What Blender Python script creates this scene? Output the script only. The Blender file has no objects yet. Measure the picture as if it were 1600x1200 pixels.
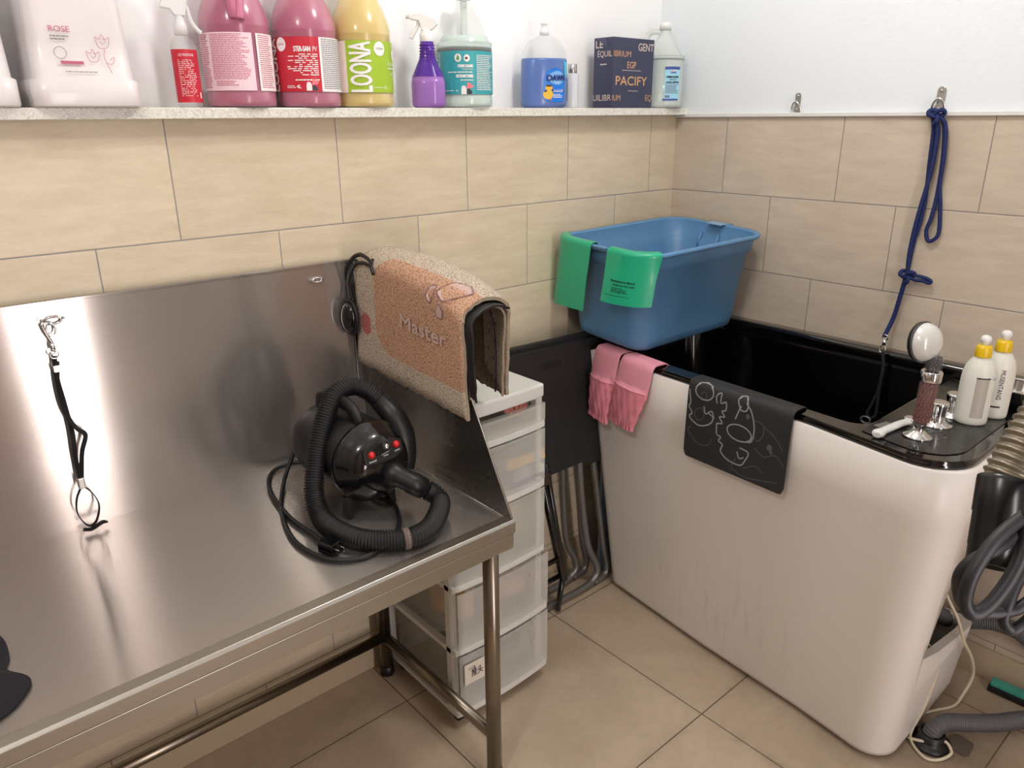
import bpy, bmesh, math, random
from mathutils import Vector, Matrix
random.seed(7)
S = bpy.context.scene
COL = S.collection
PI = math.pi

# ------------------------------------------------------------------ camera
FPX = 1178.2
cam_d = bpy.data.cameras.new('camera'); cam = bpy.data.objects.new('camera', cam_d); COL.objects.link(cam)
cam_d.sensor_width = 36.0; cam_d.lens = FPX / 1600 * 36.0; cam_d.clip_start = 0.02
_f = Vector((0.61736981, 0.71201218, -0.33450437)); _r = Vector((0.75376735, -0.65709857, -0.00750058)); _u = _r.cross(_f)
CAM = Vector((-2.28484, -1.74044, 1.60583))
cam.matrix_world = Matrix(((_r.x, _u.x, -_f.x, CAM.x), (_r.y, _u.y, -_f.y, CAM.y), (_r.z, _u.z, -_f.z, CAM.z), (0, 0, 0, 1)))
S.camera = cam

# ------------------------------------------------------------------ world, lights, exposure
w = bpy.data.worlds.new('world'); S.world = w; w.use_nodes = True
w.node_tree.nodes['Background'].inputs[0].default_value = (0.9, 0.95, 1.0, 1)
w.node_tree.nodes['Background'].inputs[1].default_value = 0.25
S.view_settings.view_transform = 'Standard'; S.view_settings.look = 'None'
S.view_settings.exposure = 0.0; S.view_settings.gamma = 1.0; S.view_settings.use_curve_mapping = False

def area_light(name, loc, target, size, power, col, sy=None, shape='RECTANGLE', spread=180):
    l = bpy.data.lights.new(name, 'AREA'); l.energy = power; l.color = col; l.shape = shape
    l.size = size; l.size_y = sy or size; l.spread = math.radians(spread)
    o = bpy.data.objects.new(name, l); COL.objects.link(o); o.location = loc
    o.rotation_euler = (Vector(target) - Vector(loc)).to_track_quat('-Z', 'Y').to_euler()
    return o
def bulb(loc, power, col, r=.09):
    l = bpy.data.lights.new('ceiling_lamp_light', 'POINT'); l.energy = power; l.color = col; l.shadow_soft_size = r
    o = bpy.data.objects.new('ceiling_lamp_light', l); COL.objects.link(o); o.location = loc; return o
bulb((-.95, -.90, 2.57), 25, (1.0, 0.975, 0.93))
bulb((-2.72, -1.30, 2.57), 29, (1.0, 0.965, 0.92))
area_light('doorway_daylight', (-1.575, -3.06, 1.15), (-1.575, 0, 1.15), 0.30, 27, (1.0, 0.91, 0.91), sy=2.0)

# ------------------------------------------------------------------ materials
def lin(c):
    return tuple(((x / 255) / 12.92 if x / 255 <= 0.04045 else ((x / 255 + 0.055) / 1.055) ** 2.4) for x in c) + (1.0,)
MC = {}
class NT:
    def __init__(s, name):
        s.m = bpy.data.materials.new(name); s.m.use_nodes = True; s.t = s.m.node_tree
        s.b = s.t.nodes['Principled BSDF']; s.o = s.t.nodes['Material Output']
    def n(s, ty, **kw):
        x = s.t.nodes.new(ty)
        for k, v in kw.items(): setattr(x, k, v)
        return x
    def l(s, a, b): s.t.links.new(a, b)
    def setin(s, sock, v):
        if isinstance(v, bpy.types.NodeSocket): s.l(v, sock)
        else: sock.default_value = v
    def math(s, op, a, b=0.0, c=None):
        x = s.n('ShaderNodeMath', operation=op); s.setin(x.inputs[0], a); s.setin(x.inputs[1], b)
        if c is not None: s.setin(x.inputs[2], c)
        return x.outputs[0]
    def mix(s, f, a, b):
        x = s.n('ShaderNodeMix', data_type='RGBA'); s.setin(x.inputs[0], f); s.setin(x.inputs[6], a); s.setin(x.inputs[7], b); return x.outputs[2]
    def noise(s, vec, scale, detail=3, rough=.5, dist=0):
        x = s.n('ShaderNodeTexNoise'); s.l(vec, x.inputs['Vector']); x.inputs['Scale'].default_value = scale
        x.inputs['Detail'].default_value = detail; x.inputs['Roughness'].default_value = rough; x.inputs['Distortion'].default_value = dist
        return x.outputs['Fac']
    def ramp(s, f, a, b, ca=(0, 0, 0, 1), cb=(1, 1, 1, 1)):
        x = s.n('ShaderNodeValToRGB'); s.l(f, x.inputs[0]); e = x.color_ramp.elements
        e[0].position = a; e[1].position = b; e[0].color = ca; e[1].color = cb; return x.outputs[0]
    def pos(s): return s.n('ShaderNodeNewGeometry').outputs['Position']
    def objc(s): return s.n('ShaderNodeTexCoord').outputs['Object']
    def scale(s, v, sc):
        x = s.n('ShaderNodeVectorMath', operation='MULTIPLY'); s.l(v, x.inputs[0]); x.inputs[1].default_value = sc; return x.outputs[0]
    def bump(s, h, strength, dist=0.001):
        x = s.n('ShaderNodeBump'); x.inputs['Strength'].default_value = strength; x.inputs['Distance'].default_value = dist
        s.l(h, x.inputs['Height']); s.l(x.outputs[0], s.b.inputs['Normal'])
def mat(name, c, rough=.5, metal=0, var=.06, vs=12, bump=0, bs=200, coat=0, trans=0, spec=None, sss=0, ior=None):
    if name in MC: return MC[name]
    t = NT(name); b = t.b; base = lin(c)
    f = t.noise(t.objc(), vs, 4)
    dark = tuple(x * (1 - var * 2) for x in base[:3]) + (1,)
    t.l(t.mix(f, dark, base), b.inputs['Base Color'])
    b.inputs['Roughness'].default_value = rough; b.inputs['Metallic'].default_value = metal
    b.inputs['Coat Weight'].default_value = coat; b.inputs['Coat Roughness'].default_value = .08
    b.inputs['Transmission Weight'].default_value = trans
    if ior: b.inputs['IOR'].default_value = ior
    if spec is not None: b.inputs['Specular IOR Level'].default_value = spec
    if sss: b.inputs['Subsurface Weight'].default_value = sss; b.inputs['Subsurface Scale'].default_value = .02
    if bump: t.bump(t.noise(t.objc(), bs, 3), bump)
    MC[name] = t.m; return t.m
def clearmat(name, c, alpha, rough=.15):
    """thin see-through plastic: part transparent, part glossy coloured skin"""
    if name in MC: return MC[name]
    t = NT(name); t.b.inputs['Base Color'].default_value = lin(c); t.b.inputs['Roughness'].default_value = rough
    t.b.inputs['Subsurface Weight'].default_value = .0
    tr = t.n('ShaderNodeBsdfTransparent'); tr.inputs[0].default_value = tuple(.7 + .3 * x for x in lin(c)[:3]) + (1,)
    mx = t.n('ShaderNodeMixShader'); f = t.noise(t.objc(), 9, 2)
    a = t.math('MULTIPLY_ADD', f, .1, alpha - .05); t.l(a, mx.inputs[0])
    t.l(tr.outputs[0], mx.inputs[1]); t.l(t.b.outputs[0], mx.inputs[2]); t.l(mx.outputs[0], t.o.inputs[0])
    MC[name] = t.m; return t.m

def tile_wall(name, axis, offs, shift, drift, c1, c2, grout):
    W, H, ZT, G = .40, .24664, 1.6, .0026
    t = NT(name); sp = t.n('ShaderNodeSeparateXYZ'); P = t.pos(); t.l(P, sp.inputs[0])
    z = sp.outputs[2]; h = sp.outputs[axis]
    k = t.math('MAXIMUM', t.math('DIVIDE', t.math('SUBTRACT', ZT, z), H), .012); row = t.math('FLOOR', k); fz = t.math('SUBTRACT', k, row)
    odd = t.math('MODULO', row, 2.0); pair = t.math('FLOOR', t.math('DIVIDE', row, 2.0))
    off = t.math('ADD', t.math('MULTIPLY_ADD', odd, shift, offs), t.math('MULTIPLY', pair, drift))
    u = t.math('DIVIDE', t.math('SUBTRACT', t.math('MULTIPLY', h, -1.0), off), W); cu = t.math('FLOOR', u); fu = t.math('SUBTRACT', u, cu)
    du = t.math('MULTIPLY', t.math('SUBTRACT', .5, t.math('ABSOLUTE', t.math('SUBTRACT', fu, .5))), W)
    dz = t.math('MULTIPLY', t.math('SUBTRACT', .5, t.math('ABSOLUTE', t.math('SUBTRACT', fz, .5))), H)
    d = t.math('MINIMUM', du, dz)
    g = t.math('LESS_THAN', d, G / 2)
    cb = t.n('ShaderNodeCombineXYZ'); t.l(row, cb.inputs[0]); t.l(cu, cb.inputs[1])
    wn = t.n('ShaderNodeTexWhiteNoise'); t.l(cb.outputs[0], wn.inputs[0])
    ad = t.n('ShaderNodeVectorMath', operation='MULTIPLY_ADD'); t.l(cb.outputs[0], ad.inputs[0]); ad.inputs[1].default_value = (.7, .7, .7)
    t.l(P, ad.inputs[2])
    st = t.scale(ad.outputs[0], (1, 1, 5))
    n1 = t.noise(st, 7, 8, .65, .4); n2 = t.noise(st, 60, 5, .7)
    f = t.math('ADD', t.math('MULTIPLY', n1, .7), t.math('MULTIPLY', n2, .3))
    f = t.ramp(f, .36, .64)
    col = t.mix(f, lin(c2), lin(c1))
    hsv = t.n('ShaderNodeHueSaturation'); t.l(col, hsv.inputs['Color']); t.l(t.math('MULTIPLY_ADD', wn.outputs[0], .06, .97), hsv.inputs['Value'])
    t.l(t.mix(g, hsv.outputs[0], lin(grout)), t.b.inputs['Base Color'])
    t.l(t.math('MULTIPLY_ADD', g, .4, .42), t.b.inputs['Roughness'])
    hgt = t.math('ADD', t.math('MINIMUM', t.math('DIVIDE', d, .003), 1.0), t.math('MULTIPLY', n2, .06))
    t.bump(hgt, .6, .0012); return t.m
M_TILE_A = tile_wall('beige_wall_tile', 0, .137, .173, -.015, (222, 208, 182), (206, 190, 162), (146, 143, 142))
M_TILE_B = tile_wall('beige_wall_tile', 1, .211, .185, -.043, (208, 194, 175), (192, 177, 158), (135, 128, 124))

def floor_mat():
    t = NT('floor_tile'); sp = t.n('ShaderNodeSeparateXYZ'); P = t.pos(); t.l(P, sp.inputs[0])
    def ax(s, o):
        u = t.math('DIVIDE', t.math('ADD', s, o), .6); c = t.math('FLOOR', u); f = t.math('SUBTRACT', u, c)
        return c, t.math('MULTIPLY', t.math('SUBTRACT', .5, t.math('ABSOLUTE', t.math('SUBTRACT', f, .5))), .6)
    cx, dx = ax(sp.outputs[0], 6.765); cy, dy = ax(sp.outputs[1], 6.20)
    d = t.math('MINIMUM', dx, dy); g = t.math('LESS_THAN', d, .0018)
    n1 = t.noise(P, 3, 6, .6, .6); n2 = t.noise(P, 28, 6, .7); n3 = t.noise(P, 9, 5, .6, 1.0)
    col = t.mix(t.ramp(n1, .3, .7), lin((178, 160, 137)), lin((200, 182, 158)))
    col = t.mix(t.math('MULTIPLY', t.ramp(n2, .45, .75), .22), col, lin((142, 122, 100)))
    # grime worn in around the drain and along the joints
    v = t.n('ShaderNodeVectorMath', operation='DISTANCE'); t.l(P, v.inputs[0]); v.inputs[1].default_value = (-.36, -1.27, 0)
    dd = t.math('ADD', v.outputs['Value'], t.math('MULTIPLY', n3, .12))
    near = t.ramp(dd, .12, .38, (1, 1, 1, 1), (0, 0, 0, 1))
    col = t.mix(t.math('MULTIPLY', near, t.math('MULTIPLY_ADD', n3, .9, .1)), col, lin((74, 58, 42)))
    jg = t.ramp(d, 0, .03, (1, 1, 1, 1), (0, 0, 0, 1))
    col = t.mix(t.math('MULTIPLY', jg, t.math('MULTIPLY', t.ramp(n3, .4, .7), .35)), col, lin((120, 100, 80)))
    col = t.mix(g, col, lin((104, 86, 68)))
    t.l(col, t.b.inputs['Base Color']); t.l(t.math('MULTIPLY_ADD', n1, .25, .3), t.b.inputs['Roughness'])
    t.bump(t.math('ADD', t.math('MINIMUM', t.math('DIVIDE', d, .002), 1.0), t.math('MULTIPLY', n2, .1)), .35, .001); return t.m
M_FLOOR = floor_mat()

def paint(name, c, bumps=.12):
    t = NT(name); P = t.pos(); n = t.noise(P, 2.0, 4); n2 = t.noise(P, 90, 4, .6)
    t.l(t.mix(n, lin(c), lin(tuple(min(255, x + 5) for x in c))), t.b.inputs['Base Color'])
    t.b.inputs['Roughness'].default_value = .55; t.bump(n2, bumps, .002); return t.m
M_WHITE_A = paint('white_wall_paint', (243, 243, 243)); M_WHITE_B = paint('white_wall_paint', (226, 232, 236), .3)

def quartz():
    t = NT('speckled_quartz'); P = t.pos()
    n = t.noise(P, 55, 6, .62, 2.2); a = t.math('ABSOLUTE', t.math('SUBTRACT', n, .5))
    v = t.ramp(a, .0, .03, (1, 1, 1, 1), (0, 0, 0, 1))
    t.l(t.mix(t.math('MULTIPLY', v, .62), lin((232, 230, 220)), lin((128, 126, 116))), t.b.inputs['Base Color'])
    t.b.inputs['Roughness'].default_value = .25; return t.m
M_QUARTZ = quartz()

def steel(name, c, rough, tang=(1, 0, 0), aniso=.85, stretch=(1.5, 60, 60), rot=0.0, br=.35, metal=1.0):
    t = NT(name); b = t.b; P = t.pos()
    n = t.noise(t.scale(P, stretch), 12, 5, .6); n2 = t.noise(P, 3.5, 5, .6, .8); n3 = t.noise(P, 40, 4, .6, 1.5)
    base = lin(c); dk = tuple(x * .82 for x in base[:3]) + (1,)
    col = t.mix(n, dk, base)
    sm = t.math('MULTIPLY', t.ramp(n3, .62, .8), .06)
    t.l(t.mix(sm, col, lin((190, 180, 165))), b.inputs['Base Color'])
    b.inputs['Metallic'].default_value = metal
    t.l(t.math('MULTIPLY_ADD', n2, .05, rough - .025), b.inputs['Roughness'])
    b.inputs['Anisotropic'].default_value = aniso; b.inputs['Anisotropic Rotation'].default_value = rot
    cb = t.n('ShaderNodeCombineXYZ')
    for i in range(3): cb.inputs[i].default_value = tang[i]
    t.l(cb.outputs[0], b.inputs['Tangent'])
    t.bump(n, br * .05, .0003); return t.m
M_STEEL = steel('brushed_steel', (196, 189, 183), .18, tang=(0, 1, 1), aniso=.98, metal=.80)
M_STEEL_SIDE = steel('brushed_steel_side', (160, 156, 150), .27, metal=.96, tang=(0, 0, 1), stretch=(60, 1.5, 60))
M_STEEL_EDGE = steel('steel_edge', (186, 182, 174), .34, aniso=.6)
M_TUBE = steel('steel_tube', (150, 140, 126), .30, tang=(0, 0, 1), aniso=.2, stretch=(30, 30, 2))
CHROME = mat('chrome', (225, 225, 225), .07, 1, var=.02)
ZINC = mat('zinc_metal', (190, 188, 184), .28, 1, var=.05)
GREYTUBE = mat('grey_tube_paint', (132, 130, 128), .35, .6, var=.08)
BLK_GLOSS = mat('black_gloss_plastic', (14, 14, 15), .12, coat=.4)
BLK_ACRYL = mat('black_acrylic', (7, 7, 8), .10, coat=.6, var=.03, spec=.6)
BLK_DECK = None
BLK_MATTE = mat('black_plastic', (24, 24, 25), .42, var=.15)
BLK_RUB = mat('black_rubber', (20, 20, 21), .5, var=.12)
BLK_CLOTH = mat('black_webbing', (16, 16, 17), .8, bump=.3, bs=400)
WHT_ACRYL = None

# ------------------------------------------------------------------ mesh helpers
def wmat(o):
    return (wmat(o.parent) @ o.matrix_basis) if o.parent else o.matrix_basis.copy()
class MB:
    def __init__(s): s.v = []; s.f = []; s.m = []; s.mi = 0; s.sm = []; s.smooth = False
    def add(s, vs, fs):
        o = len(s.v); s.v += [tuple(v) for v in vs]
        for f in fs: s.f.append([i + o for i in f]); s.m.append(s.mi); s.sm.append(s.smooth)
        return s
    def xf(s, M, start=0):
        for i in range(start, len(s.v)): s.v[i] = tuple(M @ Vector(s.v[i]))
        return s
    def box(s, lo, hi, M=None):
        x0, y0, z0 = lo; x1, y1, z1 = hi
        vs = [(x0, y0, z0), (x1, y0, z0), (x1, y1, z0), (x0, y1, z0), (x0, y0, z1), (x1, y0, z1), (x1, y1, z1), (x0, y1, z1)]
        if M: vs = [tuple(M @ Vector(v)) for v in vs]
        return s.add(vs, [(3, 2, 1, 0), (4, 5, 6, 7), (0, 1, 5, 4), (1, 2, 6, 5), (2, 3, 7, 6), (3, 0, 4, 7)])
    def grid(s, g, closed_u=False, closed_v=False):
        nu = len(g); nv = len(g[0]); vs = [p for r in g for p in r]; fs = []
        for i in range(nu if closed_u else nu - 1):
            for j in range(nv if closed_v else nv - 1):
                a = i * nv + j; b = ((i + 1) % nu) * nv + j; c = ((i + 1) % nu) * nv + (j + 1) % nv; d = i * nv + (j + 1) % nv
                fs.append((a, b, c, d))
        return s.add(vs, fs)
    def loft(s, loops, cap0=True, cap1=True, ring=False):
        n = len(loops[0]); o = len(s.v); s.grid(loops, closed_u=ring, closed_v=True)
        if not ring:
            if cap0: s.f.append([o + i for i in range(n)][::-1]); s.m.append(s.mi); s.sm.append(False)
            if cap1: s.f.append([o + (len(loops) - 1) * n + i for i in range(n)]); s.m.append(s.mi); s.sm.append(False)
        return s
    def lathe(s, prof, n=32, M=None, sx=1, sy=1, cap0=True, cap1=True):
        loops = []
        for r, z in prof:
            l = [Vector((r * sx * math.cos(2 * PI * i / n), r * sy * math.sin(2 * PI * i / n), z)) for i in range(n)]
            if M: l = [M @ p for p in l]
            loops.append([tuple(p) for p in l])
        return s.loft(loops, cap0, cap1)
    def tube(s, path, r, n=10, closed=False, caps=True, flat=None):
        P = [Vector(p) for p in path]; N = len(P); rr = r if callable(r) else (lambda i: r)
        T = []
        for i in range(N):
            a = P[(i - 1) % N] if (closed or i > 0) else P[i]; b = P[(i + 1) % N] if (closed or i < N - 1) else P[i]
            d = b - a; T.append(d.normalized() if d.length > 1e-9 else Vector((0, 0, 1)))
        up = Vector((0, 0, 1)) if abs(T[0].z) < .9 else Vector((1, 0, 0))
        nrm = (up - T[0] * up.dot(T[0])).normalized(); loops = []
        for i in range(N):
            nrm = (nrm - T[i] * nrm.dot(T[i])); nrm = nrm.normalized() if nrm.length > 1e-6 else Vector((1, 0, 0))
            bi = T[i].cross(nrm); q = rr(i); fx = flat or 1
            loops.append([tuple(P[i] + nrm * q * math.cos(2 * PI * k / n) + bi * q * fx * math.sin(2 * PI * k / n)) for k in range(n)])
        return s.loft(loops, caps, caps, ring=closed)
    def prism(s, poly, fn, d0, d1):
        """poly (a,b) list; fn(a,b,d)->xyz"""
        n = len(poly); vs = [fn(a, b, d0) for a, b in poly] + [fn(a, b, d1) for a, b in poly]
        fs = [list(range(n))[::-1], list(range(n, 2 * n))] + [(i, (i + 1) % n, n + (i + 1) % n, n + i) for i in range(n)]
        return s.add(vs, fs)
    def ball(s, c, r, n=12, sx=1, sy=1, sz=1):
        prof = [(max(1e-4, math.sin(PI * i / n)), -math.cos(PI * i / n)) for i in range(n + 1)]
        return s.lathe([(p * r, z * r) for p, z in prof], n * 2, Matrix.Translation(c) @ Matrix.Diagonal((sx, sy, sz, 1)))
    def build(s, name, mats, parent=None, bevel=0, seg=2, recalc=True, wn=False, label=None, subd=0):
        me = bpy.data.meshes.new(name); me.from_pydata(s.v, [], s.f)
        for m_ in (mats if isinstance(mats, (list, tuple)) else [mats]): me.materials.append(m_)
        for p, i, sm in zip(me.polygons, s.m, s.sm): p.material_index = i; p.use_smooth = sm
        if recalc:
            bm = bmesh.new(); bm.from_mesh(me); bmesh.ops.recalc_face_normals(bm, faces=bm.faces); bm.to_mesh(me); bm.free()
        me.update(); o = bpy.data.objects.new(name, me); COL.objects.link(o)
        if parent is not None:
            o.parent = parent; inv = wmat(parent).inverted()
            if not getattr(s, 'local', False): me.transform(inv)
        if bevel:
            b = o.modifiers.new('bevel', 'BEVEL'); b.width = bevel; b.segments = seg; b.limit_method = 'ANGLE'; b.angle_limit = math.radians(40)
            b.harden_normals = False
        if subd:
            b = o.modifiers.new('sub', 'SUBSURF'); b.levels = subd; b.render_levels = subd
        if label: o['label'] = label
        return o
def sm(): m = MB(); m.smooth = True; return m
def lm(smooth=False):      # builder in the parent's own local frame
    m = MB(); m.smooth = smooth; m.local = True; return m
def thing(name, label, cat, loc=(0, 0, 0), rotz=0, group=None, rot=None):
    o = bpy.data.objects.new(name, None); COL.objects.link(o); o.empty_display_size = .05
    if rot: o.matrix_basis = rot
    else: o.matrix_basis = Matrix.Translation(loc) @ Matrix.Rotation(rotz, 4, 'Z')
    o['label'] = label; o['category'] = cat
    if group: o['group'] = group
    return o
def tag(o, label, cat, group=None):
    o['label'] = label; o['category'] = cat
    if group: o['group'] = group
    return o
def struct(o): o['kind'] = 'structure'; return o
def spline(pts, sub=8, closed=False):
    P = [Vector(p) for p in pts]; n = len(P); out = []
    rng = n if closed else n - 1
    for i in range(rng):
        if closed: a, b, c, d = P[(i - 1) % n], P[i], P[(i + 1) % n], P[(i + 2) % n]
        else: a = P[i - 1] if i > 0 else P[0] * 2 - P[1]; b = P[i]; c = P[i + 1]; d = P[i + 2] if i + 2 < n else P[-1] * 2 - P[-2]
        for k in range(sub):
            t = k / sub
            out.append(.5 * ((2 * b) + (c - a) * t + (2 * a - 5 * b + 4 * c - d) * t * t + (3 * b - a - 3 * c + d) * t ** 3))
    if not closed: out.append(P[-1])
    return out
def resample(P, step):
    P = [Vector(p) for p in P]; out = [P[0]]; acc = 0
    for a, b in zip(P, P[1:]):
        L = (b - a).length; t = step - acc
        while t <= L and L > 0: out.append(a + (b - a) * (t / L)); t += step
        acc = (acc + L) % step if L > 0 else acc
    return out
def roundpoly(pts, radii, n=6):
    """rounded polygon, CCW points (x,y); same count of samples for equal n"""
    out = []; N = len(pts)
    for i in range(N):
        p = Vector(pts[i]); a = (Vector(pts[i - 1]) - p).normalized(); b = (Vector(pts[(i + 1) % N]) - p).normalized()
        r = radii[i] if isinstance(radii, (list, tuple)) else radii
        ang = a.angle(b)
        if ang > math.radians(172) or r <= 0:
            out += [(p.x, p.y)] * 1 if r <= 0 else [(p.x, p.y)]; continue
        d = r / math.tan(ang / 2); c = p + (a + b).normalized() * (r / math.sin(ang / 2))
        s0 = p + a * d - c; s1 = p + b * d - c
        a0 = math.atan2(s0.y, s0.x); a1 = math.atan2(s1.y, s1.x); da = (a1 - a0 + PI) % (2 * PI) - PI
        out += [(c.x + r * math.cos(a0 + da * k / n), c.y + r * math.sin(a0 + da * k / n)) for k in range(n + 1)]
    return out

# --- drawing on surfaces: maps M(u,v,off)->xyz ---
_tc = {}
def text_geo(txt):
    if txt in _tc: return _tc[txt]
    c = bpy.data.curves.new('t', 'FONT'); c.body = txt; c.size = 1; c.align_x = 'LEFT'; c.resolution_u = 3
    o = bpy.data.objects.new('t', c); COL.objects.link(o)
    dg = bpy.context.evaluated_depsgraph_get(); dg.update(); me = bpy.data.meshes.new_from_object(o.evaluated_get(dg))
    vs = [(v.co.x, v.co.y) for v in me.vertices]; fs = [list(p.vertices) for p in me.polygons]
    bpy.data.objects.remove(o); bpy.data.curves.remove(c); bpy.data.meshes.remove(me)
    xs = [v[0] for v in vs] or [0]
    if len(txt) < 12:       # finer facets so that letters can follow curved surfaces
        bm = bmesh.new(); bv = [bm.verts.new((x, y, 0)) for x, y in vs]
        for f in fs:
            try: bm.faces.new([bv[i] for i in f])
            except ValueError: pass
        bmesh.ops.triangulate(bm, faces=bm.faces)
        for _ in range(3):
            es = [e for e in bm.edges if e.calc_length() > .16]
            if es: bmesh.ops.subdivide_edges(bm, edges=es, cuts=1); bmesh.ops.triangulate(bm, faces=bm.faces)
        bm.verts.index_update(); vs = [(v.co.x, v.co.y) for v in bm.verts]; fs = [[v.index for v in f.verts] for f in bm.faces]; bm.free()
    _tc[txt] = ([(x - min(xs), y) for x, y in vs], fs, max(xs) - min(xs)); return _tc[txt]
def m_text(mb, M, txt, u, v, h, width=None, align='L', off=.0006, rot=0, bold=0):
    """h = cap height; width stretches to that width; rot in quarter turns"""
    vs, fs, wd = text_geo(txt)
    if not vs: return
    s_ = h / .70; sx = (width / wd) if width else s_
    W = wd * sx; dx = {'L': 0, 'C': -W / 2, 'R': -W}[align]
    offs = [(0, 0)] if not bold else [(-bold, 0), (bold, 0), (0, bold), (0, -bold)]
    for i, (bx, by) in enumerate(offs):
        q = [(x * sx + dx + bx, y * s_ + by) for x, y in vs]
        if rot == 1: q = [(-y, x) for x, y in q]
        mb.add([M(u + a, v + b, off + i * 2e-5) for a, b in q], fs)
def m_patch(mb, M, u0, u1, v0, v1, nu=16, off=.0003):
    g = [[M(u0 + (u1 - u0) * i / nu, v0 + (v1 - v0) * j, off) for j in (0, .5, 1)] for i in range(nu + 1)]; mb.grid(g)
def m_disc(mb, M, u, v, ru, rv, off=.0005, n=20):
    vs = [M(u, v, off)] + [M(u + ru * math.cos(2 * PI * i / n), v + rv * math.sin(2 * PI * i / n), off) for i in range(n)]
    mb.add(vs, [(0, 1 + i, 1 + (i + 1) % n) for i in range(n)])
def m_poly(mb, M, pts, off=.0006): mb.add([M(a, b, off) for a, b in pts], [list(range(len(pts)))])
def m_ribbon(mb, M, pts, w_, off=.0005, closed=False, sub=6):
    P = spline([(a, b, 0) for a, b in pts], sub, closed); n = len(P); g = []
    for i in range(n):
        a = P[(i - 1) % n] if closed or i > 0 else P[i]; b = P[(i + 1) % n] if closed or i < n - 1 else P[i]
        d = (b - a); nn = Vector((-d.y, d.x, 0)).normalized() * (w_ / 2)
        g.append([M(P[i].x + nn.x, P[i].y + nn.y, off), M(P[i].x - nn.x, P[i].y - nn.y, off)])
    mb.grid(g, closed_u=closed)
def m_lines(mb, M, u0, u1, v1, v0, n, fill=.45, off=.0006, ragged=.25, align='L', word=.006):
    """rows of unreadable small print, as little word strips"""
    H = (v1 - v0) / n
    for i in range(n):
        vt = v1 - i * H; L = (u1 - u0) * (1 - random.random() * ragged)
        a = u0 if align == 'L' else u1 - L; e = a + L
        while a < e - word * .3:
            b = min(e, a + word * (.4 + random.random()))
            m_poly(mb, M, [(a, vt - H * fill), (b, vt - H * fill), (b, vt), (a, vt)], off); a = b + word * .18
def cylmap(r, z0=0, a0=-PI / 2, cx=0, cy=0, sx=1, sy=1):
    return lambda u, v, o: (cx + (r + o) * sx * math.cos(a0 + u / r), cy + (r + o) * sy * math.sin(a0 + u / r), z0 + v)
INKW = mat('white_print', (245, 242, 240), .5, var=.01); INKK = mat('black_print', (25, 25, 28), .5, var=.01)
INKG = mat('grey_print', (130, 128, 130), .5, var=.01); INKP = mat('pink_print', (196, 96, 120), .5, var=.01)

# ------------------------------------------------------------------ setting
def simple(name, lo, hi, m, bevel=0):
    b = MB(); b.box(lo, hi); return b.build(name, m, bevel=bevel)
struct(simple('floor', (-3.7, -3.1, -.05), (.1, .2, 0), M_FLOOR))
struct(simple('ceiling', (-3.7, -3.1, 2.7), (.1, .2, 2.75), M_WHITE_A))
b = MB(); b.box((-3.7, 0, 0), (0, .2, 1.606)); b.mi = 1; b.box((-3.7, .092, 1.606), (0, .2, 2.7)); struct(b.build('wall_back', [M_TILE_A, M_WHITE_A]))
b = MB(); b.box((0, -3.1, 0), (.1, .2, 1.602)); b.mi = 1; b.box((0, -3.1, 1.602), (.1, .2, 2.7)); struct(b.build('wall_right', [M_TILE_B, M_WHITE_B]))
DARKWALL = paint('taupe_wall_paint', (150, 138, 130)); DOORW = mat('door_wood', (186, 120, 92), .45, var=.2, vs=3)
struct(simple('wall_left', (-3.75, -3.1, 0), (-3.7, .2, 2.7), DARKWALL))
b = MB()
b.box((-3.7, -3.1, 0), (-1.74, -3.0, 2.7)); b.box((-1.41, -3.1, 0), (0, -3.0, 2.7)); b.box((-1.74, -3.1, 2.2), (-1.41, -3.0, 2.7)); b.box((-1.74, -3.1, 0), (-1.41, -3.0, .1))
struct(b.build('wall_front', paint('grey_wall_paint', (190, 186, 182))))
struct(simple('door_1', (-2.50, -2.99, 0), (-1.77, -2.95, 2.1), DOORW, .004))
GREIGE = mat('beige_skirting', (190, 172, 145), .4, var=.05)
struct(simple('baseboard_back', (-3.7, -.012, 0), (-.0, 0, .10), GREIGE, .002))
struct(simple('baseboard_right', (-.012, -3.0, 0), (0, -.012, .10), GREIGE, .002))
struct(simple('trim_1', (-.012, -3.0, 1.598), (0.004, -.0, 1.610), mat('white_trim', (228, 228, 224), .4), .002))
for i, (x, y) in enumerate([(-.95, -.90), (-2.72, -1.30)]):
    t = thing('ceiling_light', 'round flush ceiling lamp above the %s' % ('tub side of the room' if i == 0 else 'steel table side of the room'), 'ceiling light', (x, y, 2.7))
    b = lm(True); b.lathe([(.17, 0), (.17, -.02), (.155, -.026), (.155, 0)], 32); b.build('rim', mat('lamp_rim', (230, 230, 230), .4), t)

# quartz shelf
o = simple('stone_shelf', (-3.7, -.048, 1.606), (-.0005, .0915, 1.628), M_QUARTZ, .0015)
tag(o, 'long white quartz ledge with grey veining topping the tiled wall, lined with bottles', 'shelf')
ZS = 1.6282
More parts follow.
